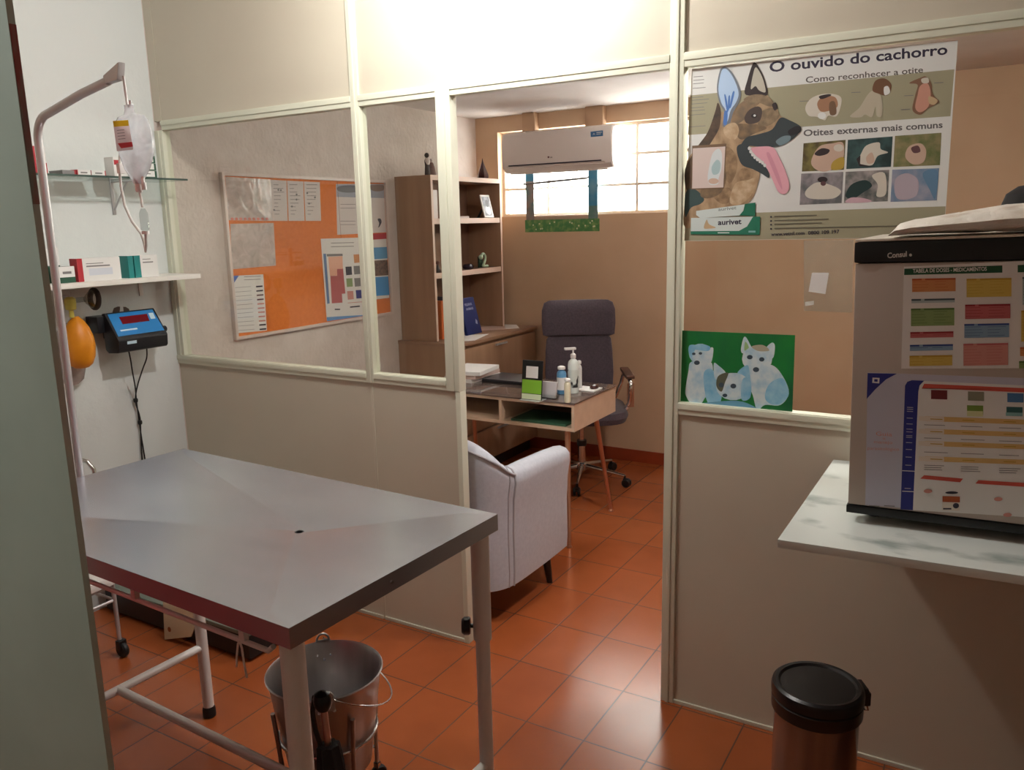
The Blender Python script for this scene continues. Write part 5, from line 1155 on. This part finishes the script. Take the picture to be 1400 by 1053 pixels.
for k, d_ in enumerate(star):
    e_ = Vector((-d_.y, d_.x, 0)); q_ = c0+d_*.295
    b = MB()
    for s_ in (-1, 1): b.lathe([(.001, -.008), (.022, -.008), (.0275, -.004), (.0275, .004), (.022, .008), (.001, .008)], black_pl, q_+e_*.014*s_+Vector((0, 0, .0278))+d_*.012, 18, e_)
    b.tube([q_+e_*-.02+Vector((0, 0, .03))+d_*.012, q_+e_*.02+Vector((0, 0, .03))+d_*.012], .007, black_pl, 8); b.tube([q_+Vector((0, 0, .03)), q_+Vector((0, 0, .075))], .008, black_pl, 8)
    b.obox(q_+Vector((0, 0, .05))+d_*.008, d_*.016, e_*.012, Vector((0, 0, .008)), black_pl, .004)
    b.build('caster', Sc)

# ------------------------------------------------------------------ grey armchair in the doorway
Ac = thing('armchair', (-1.97, .44, 0), 'pale grey fabric tub armchair just inside the doorway, back to the partition', 'armchair')
fab = M('pale_grey_fabric', (192, 196, 206), .85, noise=(70, (184, 188, 199)), bump=(220, .25, .002), sheen=.15)
pipm = M('grey_piping', (168, 166, 172), .8)
AXc = -1.972
right = [(.322, .745), (.326, .60), (.326, .42), (.318, .262), (.285, .178), (.22, .125), (.13, .092), (.0, .08)]     # outline from the right arm front to the back centre
full = [(AXc+x, y) for x, y in right]+[(AXc-x, y) for x, y in reversed(right[:-1])]
def topz(i):
    j = i if i < len(right) else 2*len(right)-2-i
    return (.640, .652, .660, .668, .735, .785, .812, .825)[j]
# refine the outline
dense = smooth([(x, y, topz(i)) for i, (x, y) in enumerate(full)], 5)
sec = []
n_d = len(dense)
for i, p_ in enumerate(dense):
    t_ = (dense[min(i+1, n_d-1)]-dense[max(i-1, 0)]); t_.z = 0; t_.normalize()
    nrm = Vector((t_.y, -t_.x, 0))
    if nrm.dot(Vector((p_.x-AXc, p_.y-.45, 0))) < 0: nrm = -nrm
    th = .105; zt_ = p_.z
    base = Vector((p_.x, p_.y, 0))
    prof = [(-.020, .150), (-.004, .158), (.0, .22), (-.002, .40), (.004, zt_-.13), (.016, zt_-.06), (.014, zt_-.025), (-.004, zt_-.004), (-.035, zt_+.004), (-.07, zt_-.004), (-.095, zt_-.03), (-.10, zt_-.08), (-.10, .42), (-.10, .20), (-.09, .150)]
    fr_ = 1.0
    sec.append([base+nrm*d_+Vector((0, 0, z)) for d_, z in prof])
b = MB(); b.rings(sec, fab); b.build('shell', Ac, 50)
b = MB(); b.rings([[(AXc+ (.225)*math.copysign(abs(math.cos(2*PI*k/32))**.45, math.cos(2*PI*k/32))*s_, .44+.31*math.copysign(abs(math.sin(2*PI*k/32))**.45, math.sin(2*PI*k/32))*s_, z) for k in range(32)] for z, s_ in ((.30, .9), (.31, .97), (.35, 1), (.41, 1), (.44, .96), (.455, .85))], fab); b.build('seat_cushion', Ac)
MB().box((AXc-.222, .19, .155), (AXc+.222, .735, .30), fab, .01).build('seat_base', Ac)
def outer(i, kz_): return sec[i][kz_]
iR = 3*5
for idx in (iR, n_d-1-iR):
    b = MB(); b.tube([sec[idx][k]+ (sec[idx][k]-sec[idx][11]).normalized()*.002 for k in range(1, 9)], .0045, pipm, 8); b.build('piping', Ac)
    b = MB(); j2 = idx+(1 if idx < n_d/2 else -1)
    b.tube([sec[j2][k]*.6+sec[j2+(1 if idx < n_d/2 else -1)][k]*.4 + (sec[j2][k]-sec[j2][11]).normalized()*.001 for k in range(1, 9)], .0030, pipm, 8); b.build('piping', Ac)
b = MB(); b.tube([sec[i][6]+Vector((0, 0, .003)) + (sec[i][6]-sec[i][10]).normalized()*.003 for i in range(iR, n_d-iR)], .005, pipm, 8); b.build('piping', Ac)
legm = M('black_wood', (30, 24, 24), .35)
for x, y, dx, dy in ((-1.70, .655, .012, .02), (-1.775, .205, .012, -.02), (2*AXc+1.70, .655, -.012, .02), (2*AXc+1.775, .205, -.012, -.02)):
    MB().tube([(x-dx, y-dy, .165), (x, y, 0.0)], [.024, .013], legm, 14).build('leg', Ac)

# unseen fill lamp added in the passage, brightens the near door leaf
def fill_lamp(x, y, e):
    o_ = thing('ceiling_lamp', (x, y, ZC), 'round white fill lamp added unseen in the passage behind the near door', 'lamp')
    MB().lathe([(.09, ZC-.02), (.10, ZC-.012), (.10, ZC)], white_pl, (x, y, 0), 30).build('lamp_base', o_)
    MB().lathe([(.0, ZC-.085), (.05, ZC-.08), (.08, ZC-.06), (.09, ZC-.03), (.088, ZC-.0205)], M('passage_fill_glow', (255, 240, 220), .5, emit=((246, 252, 250), e)), (x, y, 0), 30, caps=False).build('shade', o_)
fill_lamp(-2.3, -2.4, 190.)
o_ = thing('ceiling_lamp', (-.55, .45, 2.395), 'round white fill lamp added unseen inside the office behind the ear poster', 'lamp')  # hidden lamp, added to brighten the office
MB().lathe([(.09, 2.375), (.10, 2.383), (.10, 2.394)], white_pl, (-.55, .45, 0), 30).build('lamp_base', o_)
MB().lathe([(.0, 2.31), (.05, 2.315), (.08, 2.335), (.09, 2.365), (.088, 2.3745)], M('office_fill_glow', (255, 244, 236), .5, emit=((255, 246, 240), 230.)), (-.55, .45, 0), 30, caps=False).build('shade', o_)
